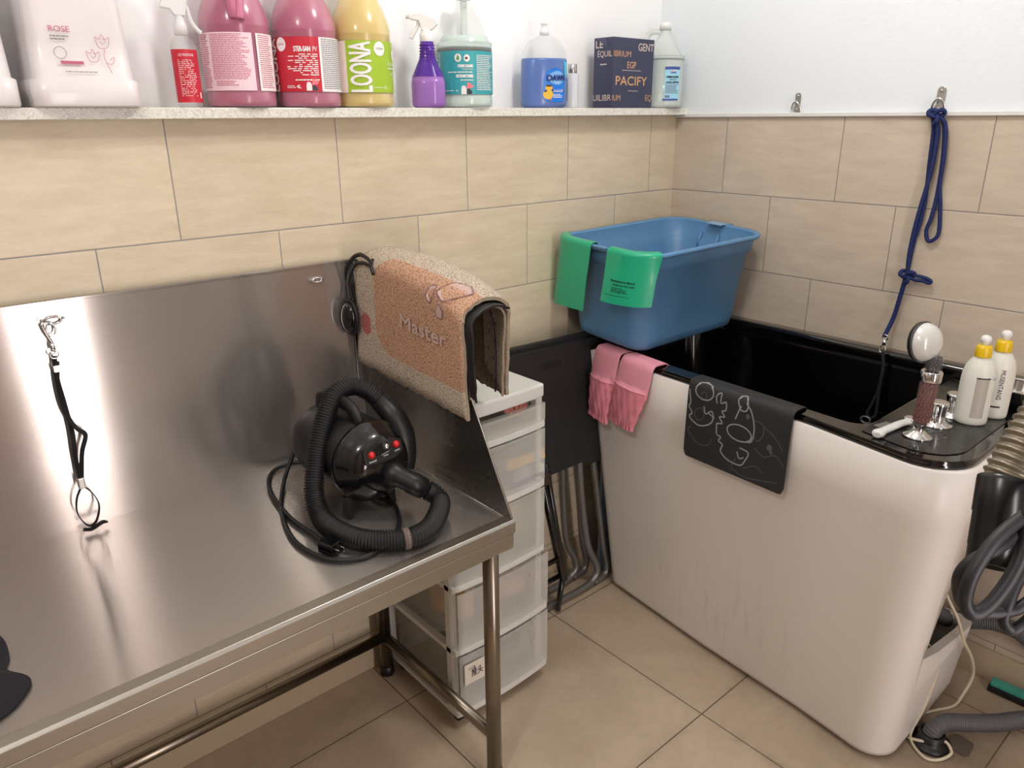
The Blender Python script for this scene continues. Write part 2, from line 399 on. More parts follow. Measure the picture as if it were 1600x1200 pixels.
#@@OBJECTS
# ------------------------------------------------------------------ steel grooming table
XR = -1.33; XL = -2.72; YF = -.645; YB = -.03; ZT = .770
tb = thing('steel_table', 'brushed stainless steel work table with tall back splash and sloping right side panel', 'table', ((XR + XL) / 2, -.33, 0))
b = MB(); b.box((XL, -.612, ZT - .012), (XR, YB, ZT - .002)); b.build('table_top', M_STEEL, tb)
b = MB(); prof = [(-.612, ZT - .002), (-.616, ZT + .004), (-.640, ZT + .004), (-.6455, ZT - .001), (-.6455, ZT - .026), (-.638, ZT - .030), (-.612, ZT - .030)]
b.prism(prof, lambda a, c, d: (d, a, c), XL, XR + .002); b.build('front_lip', M_STEEL_EDGE, tb, bevel=.0008)
b = MB(); b.box((XL, -.641, ZT - .066), (XR, -.615, ZT - .0305)); b.box((XR - .022, -.615, ZT - .060), (XR, YB, ZT - .013)); b.box((XL, YB - .02, ZT - .060), (XR, YB, ZT - .013))
b.build('apron', M_STEEL_EDGE, tb, bevel=.001)
b = MB(); b.box((XL, YB, ZT - .03), (XR, YB + .0025, 1.268)); b.box((XL, YB - .002, 1.262), (XR, YB + .012, 1.268)); b.build('back_splash', M_STEEL, tb, bevel=.0006)
b = MB(); b.prism([(YB, ZT - .004), (YB, 1.268), (-.312, 1.268), (-.382, 1.236), (-.636, ZT + .006), (-.636, ZT - .004)], lambda a, c, d: (d, a, c), XR - .0025, XR)
b.build('side_panel', M_STEEL_SIDE, tb)
b = sm(); b.tube([(XR - .001, YB, 1.268), (XR - .001, -.312, 1.268), (XR - .001, -.382, 1.236), (XR - .001, -.637, ZT + .006)], .0022, 8); b.build('panel_hem', ZINC, tb)
b = sm(); b.tube([(XR - .002, YB - .001, 1.266), (XR - .002, YB - .001, ZT)], .0012, 6); b.tube([(XR - .002, YB, ZT), (XR - .002, -.61, ZT)], .0012, 6); b.build('corner_seam', ZINC, tb)
for x in (XR - .014, XL + .03):
    for y in (-.575, -.062):
        b = sm(); b.tube([(x, y, .03), (x, y, ZT - .03)], .019, 20); b.build('leg', M_TUBE, tb)
        b = sm(); b.lathe([(.012, 0), (.021, .002), (.021, .016), (.0195, .034)], 20, Matrix.Translation((x, y, 0))); b.build('foot', BLK_MATTE, tb)
b = sm()
for x in (XR - .014, XL + .03): b.tube([(x, -.575, .135), (x, -.062, .135)], .0155, 16)
b.tube([(XR - .014, -.062, .135), (XL + .03, -.062, .135)], .0155, 16); b.build('crossbar', M_TUBE, tb)

def ring_hook(name, x, y, z, nrm, label, group=None, hang=False, sc=1.0, wide=False):
    """little screwed plate with an oval wire ring; nrm = 'y' (on back splash) or 'x' (on right wall)"""
    t = thing(name, label, 'hook', (x, y, z), group=group)
    F = (lambda a, c, d: (x + a * sc, y - d * sc, z + c * sc)) if nrm == 'y' else (lambda a, c, d: (x - d * sc, y - a * sc, z + c * sc))
    if wide:
        b = MB(); pts = roundpoly([(-.028, -.006), (.028, -.006), (.028, .010), (-.028, .010)], .0075, 5); b.prism(pts, F, 0, .002); b.build('plate', ZINC, t, bevel=.0005)
        b = sm(); ring = [F(.014 * math.cos(q), .001 + .007 * math.sin(q), .007 + .002 * math.cos(q)) for q in [2 * PI * i / 24 for i in range(24)]]; b.tube(ring, .0022 * sc, 8, closed=True)
        b.build('ring', CHROME, t)
        for s_ in (-1, 1):
            b = sm(); b.ball(F(s_ * .019, .003, .003), .003 * sc, 6); b.build('screw', ZINC, t)
    else:
        pts = roundpoly([(-.008, -.004), (.008, -.004), (.008, .030), (-.008, .030)], .0075, 5)
        b = MB(); b.prism(pts, F, 0, .0022); b.prism(roundpoly([(-.009, -.020), (.009, -.020), (.009, -.002), (-.009, -.002)], .006, 4), F, 0, .003); b.build('plate', ZINC, t, bevel=.0006)
        b = sm(); ring = [F(.0125 * math.cos(q) * (1 - .18 * math.sin(q)), -.011 + .0185 * math.sin(q), .008 + .004 * math.sin(q)) for q in [2 * PI * i / 28 for i in range(28)]]
        b.tube(ring, .0024 * sc, 8, closed=True); b.build('ring', CHROME, t)
        for c in (.022, -.012):
            b = sm(); b.ball(F(0, c, .0035), .0034 * sc, 6); b.build('screw', ZINC, t)
    return t
ring_hook('ring_hook', -2.018, YB - .0005, 1.228, 'y', 'oval ring hook on the steel back splash holding a black tether', 'ring hooks', wide=True)
ring_hook('ring_hook', -1.441, YB - .0005, 1.228, 'y', 'small empty ring hook on the steel back splash near its right corner', 'ring hooks', wide=True, sc=.8)
ring_hook('ring_hook', -.001, -.456, 1.633, 'x', 'empty metal ring hook on the white wall above the tub', 'ring hooks', sc=1.15)
ring_hook('ring_hook', -.001, -.869, 1.632, 'x', 'metal ring hook on the white wall with a blue rope tied to it', 'ring hooks', sc=1.35)

# tether hanging from the back splash
t = thing('grooming_tether', 'black webbing tether with a metal snap hook hanging against the steel back splash', 'tether', (-2.03, -.05, .78))
b = sm()
ring = [(-2.026 + .008 * math.cos(q), -.044, 1.213 + .013 * math.sin(q)) for q in [2 * PI * i / 20 for i in range(20)]]; b.tube(ring, .0022, 8, closed=True)
b.tube([(-2.026, -.045, 1.224), (-2.034, -.046, 1.228), (-2.040, -.046, 1.222), (-2.036, -.046, 1.205), (-2.030, -.046, 1.19), (-2.030, -.046, 1.18)], .003, 8)
b.tube([(-2.030, -.046, 1.186), (-2.030, -.046, 1.170)], .0048, 10)
ring = [(-2.030 + .008 * math.cos(q), -.048, 1.163 + .008 * math.sin(q)) for q in [2 * PI * i / 20 for i in range(20)]]; b.tube(ring, .0018, 8, closed=True); b.build('snap_hook', CHROME, t)
def strap(mb, pts, w_, th=.0012, side=(1, 0, 0), tw=0):
    P = spline(pts, 6); n = len(P); g = []
    for i in range(n):
        d = (P[min(n - 1, i + 1)] - P[max(0, i - 1)]).normalized(); s_ = Vector(side); s_ = (s_ - d * s_.dot(d)).normalized()
        if tw: s_ = Matrix.Rotation(tw * math.sin(i / n * PI * 3), 3, d) @ s_
        nn = d.cross(s_); a = s_ * w_ / 2; c = nn * th / 2
        g.append([P[i] + a + c, P[i] - a + c, P[i] - a - c, P[i] + a - c])
    mb.loft([[tuple(q) for q in l] for l in g])
b = MB(); strap(b, [(-2.030, -.048, 1.160), (-2.033, -.048, 1.14), (-2.034, -.047, 1.102), (-2.030, -.05, 1.046), (-2.029, -.05, .988), (-2.033, -.05, .938), (-2.033, -.052, .885)], .009, .002, tw=.8)
strap(b, [(-2.029, -.053, 1.150), (-2.036, -.053, 1.10), (-2.033, -.054, 1.04), (-2.021, -.054, 1.003), (-2.007, -.053, .983), (-2.02, -.052, .945), (-2.032, -.053, .885)], .009, .002, tw=.8)
b.build('strap', BLK_CLOTH, t)
b = MB(); b.box((-2.038, -.056, 1.128), (-2.024, -.044, 1.142)); b.build('clasp', CHROME, t, bevel=.001)
b = MB(); b.box((-2.040, -.060, .868), (-2.027, -.046, .893)); b.build('slider', ZINC, t, bevel=.002)
b = MB(); strap(b, [(-2.035, -.054, .872), (-2.048, -.055, .848), (-2.053, -.057, .818), (-2.045, -.062, .792), (-2.034, -.066, .783), (-2.02, -.062, .792), (-2.010, -.057, .822), (-2.018, -.055, .853), (-2.031, -.054, .872)], .009, .002, side=(0, 1, 0))
strap(b, [(-2.050, -.066, .779), (-2.035, -.070, .777), (-2.015, -.066, .782), (-2.004, -.060, .780)], .012, .003, side=(0, 1, 0)); b.build('neck_loop', BLK_CLOTH, t)

# ------------------------------------------------------------------ pet dryer
dr = thing('pet_dryer', 'black barrel pet blow dryer with red switches lying on the steel table', 'dryer', (-1.53, -.30, ZT))
Fc = Vector((-1.522, -.432, .886)); Bc = Vector((-1.542, -.165, .890)); ax = (Fc - Bc).normalized(); L = (Fc - Bc).length
rot = ax.to_track_quat('Z', 'Y').to_matrix().to_4x4(); MD = Matrix.Translation(Bc) @ rot
b = sm(); b.lathe([(.045, 0), (.070, .004), (.080, .018), (.087, .05), (.089, .14), (.0875, .20), (.085, .205)], 48, MD); b.build('barrel', BLK_MATTE, dr)
b = sm(); b.lathe([(.0870, .203), (.0930, .206), (.0945, .215), (.0930, .225), (.085, .233), (.082, .245), (.071, .262), (.048, .272), (.02, .275)], 48, MD); b.build('front_cap', BLK_GLOSS, dr)
b = sm()
for k in range(9): b.lathe([(.014 + k * .0055, -.002), (.0152 + k * .0055, -.0045), (.0164 + k * .0055, -.002)], 32, MD, cap0=False, cap1=False)
b.build('rear_grille', BLK_MATTE, dr)
# outlet stub on the front, low right of centre
b = sm(); b.tube([(-1.508, -.425, .872), (-1.500, -.450, .866), (-1.499, -.452, .8655), (-1.478, -.466, .850), (-1.477, -.467, .849), (-1.452, -.477, .829)], lambda i: (.031, .0275, .0235, .0225, .0250, .0240)[i], 28); b.build('outlet', BLK_MATTE, dr)
# control panel plate
pc = MD @ Vector((0, 0, .272)); zdir = Vector((0, 0, 1)); zdir = (zdir - ax * zdir.dot(ax)).normalized(); xdir = zdir.cross(ax) * -1
xdir = ax.cross(zdir); 
if xdir.x < 0: xdir = -xdir
tilt = 0.30
pn = (ax * math.cos(tilt) + zdir * math.sin(tilt)).normalized(); pu = (zdir - pn * zdir.dot(pn)).normalized(); pcx = pc + zdir * .042 - ax * .004
def PM(u, v, o): return tuple(pcx + xdir * u + pu * v + pn * o)
b = MB(); b.prism(roundpoly([(-.050, -.020), (-.026, -.024), (.026, -.024), (.050, -.014), (.050, .012), (.024, .022), (-.030, .022), (-.050, .010)], .007, 4), PM, -.02, .003); cp = b.build('control_panel', BLK_MATTE, dr, bevel=.0015)
RED = mat('red_switch', (208, 24, 26), .25, coat=.5)
for u, v in ((-.032, -.001), (.034, .004)):
    b = sm(); b.ball(PM(u, v, .003), .0085, 8); b.build('switch', RED, dr, label='red rocker switch button')
b = sm(); q = pn.to_track_quat('Z', 'Y').to_matrix().to_4x4(); b.lathe([(.010, 0), (.0105, .008), (.0085, .0115), (.002, .012)], 24, Matrix.Translation(PM(.003, .008, .003)) @ q); b.mi = 1; b.lathe([(.0062, .0122), (.006, .0145), (.001, .0147)], 24, Matrix.Translation(PM(.003, .008, .003)) @ q); b.build('speed_knob', [BLK_MATTE, CHROME], dr, label='silver topped speed knob')
b = MB(); m_text(b, PM, 'ON/OFF', -.032, -.017, .0038, align='C', off=.0036); m_text(b, PM, 'SPEED', .003, -.013, .0034, align='C', off=.0036); m_text(b, PM, 'LIGHT', .034, -.011, .0036, align='C', off=.0036)
m_ribbon(b, PM, [(-.008, -.008), (.003, -.006), (.014, -.005)], .0007, off=.0036); b.build('panel_print', INKW, dr)
# handle
b = sm(); b.tube(spline([(-1.548, -.21, .965), (-1.548, -.22, 1.0), (-1.543, -.26, 1.008), (-1.537, -.32, 1.005), (-1.534, -.35, .985), (-1.534, -.355, .962)], 6), .011, 12, flat=1.4); b.build('handle', BLK_RUB, dr)
for sx_ in (-.055, .055):
    for yy in (-.22, -.38):
        b = MB(); b.prism([(-.014, 0), (.014, 0), (.008, .05), (-.008, .05)], lambda a, c, d: (-1.535 + sx_ + d, yy + a, ZT + .0005 + c), -.008, .008); b.build('foot', BLK_RUB, dr, bevel=.002)
# side intake bell that the top hose comes out of
b = sm(); b.tube(spline([(-1.449, -.305, .99), (-1.440, -.34, .965), (-1.430, -.36, .925), (-1.436, -.375, .880), (-1.45, -.385, .845)], 6), lambda i: .0225 + min(i, 14) * .0006, 24); b.build('side_coupling', BLK_MATTE, dr)
# corrugated hose
def corrug(mb, path, r, pitch, depth, n=20, per=5, sub=10):
    P = resample(spline(path, sub), pitch / per)
    mb.tube(P, lambda i: r - depth * (.5 - .5 * math.cos(2 * PI * i / per)) ** 1.0, n)
hose = [(-1.449, -.31, .99), (-1.476, -.294, 1.020), (-1.508, -.28, 1.031), (-1.545, -.282, 1.022), (-1.578, -.297, .99), (-1.610, -.315, .94), (-1.635, -.335, .89), (-1.655, -.360, .84), (-1.662, -.40, .80), (-1.657, -.46, .794), (-1.636, -.52, .793), (-1.600, -.556, .793), (-1.555, -.582, .793), (-1.508, -.575, .793), (-1.465, -.545, .795), (-1.432, -.512, .800), (-1.430, -.492, .811), (-1.446, -.480, .825)]
ho = sm(); corrug(ho, hose, .0225, .0060, .0048, 20, 4); ho.build('flexible_hose', BLK_RUB, dr)
b = sm(); b.tube([(-1.573, -.576, .793), (-1.560, -.580, .793)], .0222, 20); b.build('lint', mat('lint_fluff', (150, 132, 122), .95, var=.4, vs=300, bump=1, bs=900), dr, label='patch of grey pet fluff')
cord = [(-1.548, -.16, .93), (-1.56, -.13, .90), (-1.585, -.12, .84), (-1.632, -.15, .785), (-1.690, -.257, .7755), (-1.725, -.372, .7755), (-1.728, -.454, .7755), (-1.706, -.522, .7755), (-1.655, -.555, .7755), (-1.60, -.545, .7755), (-1.56, -.52, .7755), (-1.535, -.50, .7755), (-1.51, -.46, .7755), (-1.487, -.40, .7755), (-1.50, -.35, .7755), (-1.50, -.22, .776), (-1.532, -.075, .776), (-1.597, -.052, .776), (-1.643, -.09, .776), (-1.678, -.183, .776), (-1.694, -.317, .776), (-1.690, -.412, .777), (-1.693, -.468, .779)]
b = sm(); b.tube(spline(cord, 8), .0052, 10); pcord = b.build('power_cord', BLK_RUB, dr)
b = MB(); M_ = Matrix.Translation((-1.694, -.487, .787)) @ Matrix.Rotation(.3, 4, 'Z'); b.box((-.013, -.022, -.014), (.013, .018, .012), M_); b.mi = 1; b.box((-.008, -.036, -.006), (-.006, -.022, .004), M_); b.box((.006, -.036, -.006), (.008, -.022, .004), M_); b.build('plug', [BLK_GLOSS, CHROME], dr, bevel=.003)

# ------------------------------------------------------------------ mats draped on the side panel
def pile(name, kind):
    t = NT(name); P = t.pos(); n = t.noise(P, 330, 3, .7); n2 = t.noise(P, 9, 3)
    uv = t.n('ShaderNodeUVMap').outputs[0]; sp = t.n('ShaderNodeSeparateXYZ'); t.l(uv, sp.inputs[0]); U, V = sp.outputs[0], sp.outputs[1]
    wob = t.math('MULTIPLY_ADD', n, .006, -.003)
    def inside(cu, cv, hu, hv, r):
        qx = t.math('SUBTRACT', t.math('ABSOLUTE', t.math('SUBTRACT', t.math('ADD', U, wob), cu)), hu - r); qy = t.math('SUBTRACT', t.math('ABSOLUTE', t.math('SUBTRACT', t.math('ADD', V, wob), cv)), hv - r)
        a = t.math('MAXIMUM', qx, 0.0); c = t.math('MAXIMUM', qy, 0.0)
        d = t.math('SUBTRACT', t.math('SQRT', t.math('ADD', t.math('MULTIPLY', a, a), t.math('MULTIPLY', c, c))), r)
        return t.math('LESS_THAN', d, 0.0)
    if kind == 'front':
        col = t.mix(inside(.30, .185, .205, .125, .07), lin((226, 210, 190)), lin((226, 180, 150)))
        # pale scrawl of woven lettering
        for cu, cv in ((.235, .135),): pass
        n4 = t.noise(t.scale(P, (1, 1, 1)), 95, 2, .5)
        box = inside(.34, .125, .10, .020, .015)
        col = t.mix(t.math('MULTIPLY', t.math('MULTIPLY', box, .0), 1.0), col, lin((222, 190, 172)))
        col = t.mix(inside(.048, .115, .022, .028, .02), col, lin((222, 128, 128)))
    else:
        col = t.mix(n2, lin((176, 162, 140)), lin((160, 146, 124)))
    fk = t.ramp(n, .40, .50, (1, 1, 1, 1), (0, 0, 0, 1))
    col = t.mix(t.math('MULTIPLY', fk, .85), col, lin((92, 70, 56)))
    t.l(col, t.b.inputs['Base Color']); t.b.inputs['Roughness'].default_value = .95; t.b.inputs['Specular IOR Level'].default_value = .1
    t.bump(n, 1.0, .004); return t.m
def saddle_path(xl, xr, zc, zl, zr, n=18):
    """cross section in (x,z): up the left flap, over, down the right flap"""
    r = (xr - xl) / 2; cx = (xl + xr) / 2; out = []
    for i in range(9): out.append((xl - .006 * math.sin(PI * i / 8) * 0, zl + (zc - zl) * i / 9))
    for i in range(n + 1):
        a = PI - PI * i / n; out.append((cx + r * math.cos(a), zc + r * .62 * math.sin(a)))
    for i in range(1, 10): out.append((xr, zc + (zr - zc) * i / 9))
    return out
def drape(name, xl, xr, zcf, zcn, zl, zr, yf, yn, th, mts, parent, skew=(0, 0), ny=40, noise=.0015, uvon=True, part=1.0):
    rows = []; uvs = []
    for j in range(ny + 1):
        s_ = j / ny; zc = zcf + (zcn - zcf) * s_ ** 3; pa = saddle_path(xl, xr, zc, zl[0] + (zl[1] - zl[0]) * s_, zr[0] + (zr[1] - zr[0]) * s_)
        pa = pa[:max(3, int(len(pa) * part))]; q = []; ln = 0; ru = []
        for i, (x, z) in enumerate(pa):
            if i: ln += math.hypot(x - pa[i - 1][0], z - pa[i - 1][1])
            f = i / (len(pa) - 1)
            y0 = yf + (skew[0]) * f; y1 = yn + skew[1] * f
            if i == 0 or i == len(pa) - 1: z += random.uniform(-.003, .003)
            q.append(Vector((x + random.uniform(-noise, noise) * .4, y0 + (y1 - y0) * s_ + (random.uniform(-.002, .002) if j in (0, ny) else 0), z))); ru.append(ln)
        rows.append(q); uvs.append([(s_ * (yf - yn), l) for l in ru])
    ni = len(rows[0]); nj = len(rows)
    # normals -> inner sheet
    inner = []
    for j in range(nj):
        r = []
        for i in range(ni):
            a = rows[j][min(ni - 1, i + 1)] - rows[j][max(0, i - 1)]; nn = Vector((a.z, 0, -a.x)).normalized(); r.append(rows[j][i] + nn * th)
        inner.append(r)
    b = MB(); b.smooth = True; b.grid(rows); o0 = len(b.v); b.mi = 1; b.grid(inner); b.mi = 2
    idx = lambda j, i, o: o + j * ni + i
    for j in range(nj - 1):
        for i in (0, ni - 1): b.f.append([idx(j, i, 0), idx(j + 1, i, 0), idx(j + 1, i, o0), idx(j, i, o0)]); b.m.append(2); b.sm.append(False)
    for i in range(ni - 1):
        for j in (0, nj - 1): b.f.append([idx(j, i, 0), idx(j, i + 1, 0), idx(j, i + 1, o0), idx(j, i, o0)]); b.m.append(2); b.sm.append(False)
    o = b.build(name, mts, parent); me = o.data; uvl = me.uv_layers.new(name='UVMap'); flat = [u for r in uvs for u in r]; flat += flat
    for lp in me.loops: uvl.data[lp.index].uv = flat[lp.vertex_index]
    return o, rows
PILE_F = pile('cream_orange_pile', 'front'); PILE_B = pile('speckled_pile', 'back'); PILE_E = mat('pile_edge', (182, 164, 142), .95, bump=1, bs=700, var=.3, vs=400)
mt = thing('bath_mat', 'shaggy cream and orange bath mat folded over the table side panel', 'mat', (-1.28, -.30, .98))
o, rows = drape('pile', -1.352, -1.196, 1.250, 1.188, (1.003, .975), (1.02, .985), -.050, -.512, .008, [PILE_F, PILE_B, PILE_E], mt, skew=(-.07, .040))
def MAT(u, v, off):   # left flap drawing map: u along y from far end, v up the flap
    uu = u / .462; pa = saddle_path(-1.352, -1.196, 1.250 - .062 * uu ** 3, 1.003 - .028 * uu, 1.02); ln = 0
    for (x0, z0), (x1, z1) in zip(pa, pa[1:]):
        d = math.hypot(x1 - x0, z1 - z0)
        if ln + d >= v:
            k = (v - ln) / d; nx, nz = (z1 - z0) / d, -(x1 - x0) / d
            return (x0 + (x1 - x0) * k - nx * off, -.050 - u - .07 * (1 - uu) * (v / .7) + .04 * uu * v / .7, z0 + (z1 - z0) * k - nz * off)
        ln += d
    return (pa[-1][0], -.05 - u, pa[-1][1])
PALEP = mat('pale_pink_yarn', (240, 206, 196), .95, bump=1, bs=600, var=.3, vs=300); GREYP = mat('mauve_yarn', (150, 112, 122), .95, bump=1, bs=600)
b = MB()
m_text(b, MAT, 'Master', .215, .150, .034, width=.19, off=.0036, bold=.0012)
b.v = b.v; b.build('woven_lettering', PALEP, mt)
b = MB(); du = .045; dv = -.035
paw = [(.318, .300), (.345, .285), (.375, .300), (.395, .330), (.372, .350), (.335, .338)]; toe = [(.285, .285), (.300, .272), (.310, .290), (.306, .312), (.290, .308)]; toe2 = [(.325, .250), (.345, .246), (.350, .262), (.338, .276), (.326, .268)]
for q_ in (paw, toe, toe2):
    q_ = [(u + du, v + dv) for u, v in q_]; b.mi = 0; m_poly(b, MAT, q_, .0026); b.mi = 1; m_ribbon(b, MAT, q_, .0022, .0030, True)
b.build('woven_motif', [PALEP, GREYP], mt)
mt2 = thing('rubber_backed_mat', 'speckled grey mat with black rubber border folded beneath the shaggy cream mat', 'mat', (-1.28, -.42, .99))
o, r2 = drape('pile', -1.3415, -1.2065, 1.205, 1.176, (1.03, 1.02), (1.04, .985), -.40, -.512, .006, [BLK_RUB, PILE_B, PILE_E], mt2, skew=(0, .045), ny=16)
o, r3 = drape('border', -1.344, -1.204, 1.180, 1.1775, (1.03, 1.02), (1.04, 1.03), -.514, -.537, .004, [BLK_RUB, BLK_RUB, BLK_RUB], mt2, skew=(.03, .03), ny=6, noise=0, part=.66)
PURP = mat('purple_yarn', (88, 66, 92), .95, bump=1, bs=600)
def IN(u, v, off): return (-1.2135 - off, -.40 - u, .99 + v)
b = MB(); m_ribbon(b, IN, [(.045, 0), (.05, .08), (.045, .16), (.03, .2)], .006, .0012)
for k in range(9): m_disc(b, IN, .015 + .02 * (k % 2) + .002 * k, .02 + .021 * k, .0025, .005, .0012, 8)
b.build('woven_line', PURP, mt2)
def INL(u, v, off): return (-1.3345 + off, -.40 - u, 1.03 + v)
b = MB(); m_ribbon(b, INL, [(.0, .02), (.05, .06), (.08, .12), (.07, .165)], .006, .0012); m_disc(b, INL, .07, .14, .02, .02, .001); b.build('woven_line', [PURP], mt2)

# headset hooked over the corner of the side panel
t = thing('headset', 'black headset hooked on the corner of the steel table back splash', 'headset', (-1.36, -.07, 1.1))
b = sm(); b.tube(spline([(-1.352, -.150, 1.272), (-1.350, -.13, 1.283), (-1.345, -.085, 1.286), (-1.35, -.05, 1.270), (-1.358, -.030, 1.235), (-1.36, -.022, 1.19), (-1.362, -.025, 1.16)], 6), .0055, 10, flat=.5)
b.tube(spline([(-1.356, -.155, 1.268), (-1.358, -.12, 1.272), (-1.36, -.085, 1.262), (-1.362, -.058, 1.23), (-1.362, -.05, 1.20), (-1.362, -.064, 1.165), (-1.362, -.078, 1.14)], 6), .005, 10, flat=.5)
b.tube(spline([(-1.334, -.13, 1.2765), (-1.344, -.14, 1.279), (-1.354, -.150, 1.270), (-1.358, -.165, 1.25)], 5), .004, 8); b.build('headband', BLK_RUB, t)
b = sm(); M_ = Matrix.Translation((-1.372, -.055, 1.125)) @ Matrix.Rotation(.15, 4, 'X'); b.ball((0, 0, 0), 1, 14, .017, .029, .040); b.xf(M_); b.build('ear_cup', BLK_GLOSS, t)
b = sm(); ring = [M_ @ Vector((.005, .031 * math.cos(q), .043 * math.sin(q))) for q in [2 * PI * i / 32 for i in range(32)]]; b.tube(ring, .006, 10, closed=True); b.build('ear_cushion', BLK_RUB, t)
b = sm(); b.tube(spline([(-1.350, -.035, 1.092), (-1.348, -.036, 1.02), (-1.349, -.037, .95), (-1.346, -.038, .90)], 5), .0014, 6); b.build('thin_wire', mat('grey_wire', (150, 148, 145), .4), t)

# dark cloth at the left edge of the table
t = MB(); t.smooth = True; N = 26; g = []
pr = [(-2.265, -.30), (-2.243, -.36), (-2.243, -.42), (-2.252, -.455), (-2.232, -.49), (-2.228, -.515), (-2.245, -.545), (-2.268, -.567), (-2.31, -.585)]
PP = spline([(x, y, 0) for x, y in pr], 5)
for i, p in enumerate(PP):
    row = []
    for k in range(14):
        f = k / 13; x = p.x - .34 * f; h = .045 * math.sin(min(1, f * 3.2) * PI / 2) + .012 * math.sin(x * 31 + p.y * 17) * min(1, f * 4) + .002
        e = math.sin(PI * i / (len(PP) - 1)) ** .5
        row.append((x, p.y, ZT + .002 + max(.001, h * (.15 + .85 * e))))
    g.append(row)
t.grid(g); base = [[(x, y, ZT + .0005) for x, y, z in r] for r in g]; t.grid(base)
def edge(a, bb):
    for i in range(len(a) - 1): t.add([a[i], a[i + 1], bb[i + 1], bb[i]], [(0, 1, 2, 3)])
edge(g[0], base[0]); edge(g[-1], base[-1]); edge([r[0] for r in g], [r[0] for r in base]); edge([r[-1] for r in g], [r[-1] for r in base])
tag(t.build('folded_cloth', mat('navy_black_cloth', (27, 26, 34), .9, bump=.4, bs=500)), 'dark navy cloth lying on the steel table at the left edge of the photo', 'cloth')
# ------------------------------------------------------------------ bottles on the shelf
def facing(x, y, extra=0): return math.atan2(CAM.y - y, CAM.x - x) + PI / 2 + math.radians(extra)
def liq(name, c, rough=.2): return mat(name, c, rough, var=.03, trans=.12, sss=.15)
SHELL = clearmat('clear_plastic', (235, 238, 236), .13, .12); SHELLM = clearmat('milky_plastic', (232, 238, 234), .50, .25)
WCAP = mat('white_plastic', (240, 240, 238), .35, coat=.2)
def jug(x, y, label, liquid, level, r=.074, hs=.165, top=.278, handle_side=90, shell=None, neck=.018, group='four litre jugs on the quartz ledge', cap=WCAP, ex=1.7, hm=None):
    t = thing('plastic_jug', label, 'jug', (x, y, ZS), facing(x, y), group)
    pr = [(r * .90, 0), (r * .985, .004), (r, .012), (r * .992, .028), (r * .985, .030), (r * .985, .160), (r, .163), (r, hs)]
    for i in range(1, 9):
        a = i / 8; pr.append((neck + .004 + (r - neck - .004) * (1 - a ** ex), hs + (top - hs) * a))
    pr += [(neck + .001, top + .006), (neck, top + .018)]
    b = lm(True); b.lathe(pr, 40); b.build('jug_body', shell or SHELL, t)
    lv = [(q[0] - .0018, q[1] + (.002 if i == 0 else 0)) for i, q in enumerate(pr) if q[1] < level] ; zz = min(level, top + .015); level = zz; rr = neck - .002
    for (r0, z0), (r1, z1) in zip(pr, pr[1:]):
        if z0 <= level <= z1 and z1 > z0: rr = r0 + (r1 - r0) * (level - z0) / (z1 - z0) - .0018
    lv.append((rr, zz)); b = lm(True); b.lathe(lv, 40); b.build('liquid', liquid, t)
    b = lm(True); a = math.radians(handle_side); c, s_ = math.cos(a), math.sin(a)
    hp = [(r * .93, hs + .012), (r * 1.02, hs + .04), (r * .80, top + .005), (r * .38, top + .012), (neck * .6, top + .004)]
    b.tube(spline([(q[0] * c, q[0] * s_, q[1]) for q in hp], 6), .0095, 12); b.build('handle', hm or shell or SHELLM, t)
    b = lm(True); b.lathe([(neck + .003, top + .016), (neck + .0035, top + .036), (neck + .001, top + .038)], 28); b.build('cap', cap, t)
    return t
LRED = mat('label_red', (200, 34, 54), .4, var=.01); LWHT = mat('label_white', (246, 240, 240), .45, var=.01); LGRN = mat('label_green', (164, 198, 48), .4, var=.01)
LTEA = mat('label_teal', (56, 164, 172), .4, var=.01); LIL = mat('label_cream', (232, 214, 206), .45, var=.01); DKT = mat('icon_dark', (48, 52, 60), .5, var=.01)
PINKT = mat('icon_pink', (240, 120, 128), .5, var=.01)
R = .074; D2 = lambda d: R * math.radians(d)
def parts(t, lst):
    for name, m, fn in lst:
        b = lm(); fn(b); b.build(name, m, t)
def mascot(t, M, u, v, s_=1):      # two small simple pet silhouettes of the label corner
    b = lm(); m_poly(b, M, [(u - .012 * s_, v), (u, v), (u, v + .012 * s_), (u - .003 * s_, v + .018 * s_), (u - .010 * s_, v + .018 * s_), (u - .012 * s_, v + .01 * s_)], .0012); b.mi = 1
    m_poly(b, M, [(u + .001, v), (u + .012 * s_, v), (u + .013 * s_, v + .006 * s_), (u + .006 * s_, v + .012 * s_), (u + .001, v + .010 * s_)], .0012); b.mi = 2
    m_poly(b, M, [(u, v + .012 * s_), (u + .003 * s_, v + .026 * s_), (u + .017 * s_, v + .018 * s_), (u + .012 * s_, v + .013 * s_)], .0013); b.build('pet_icon', [LWHT, DKT, PINKT], t)
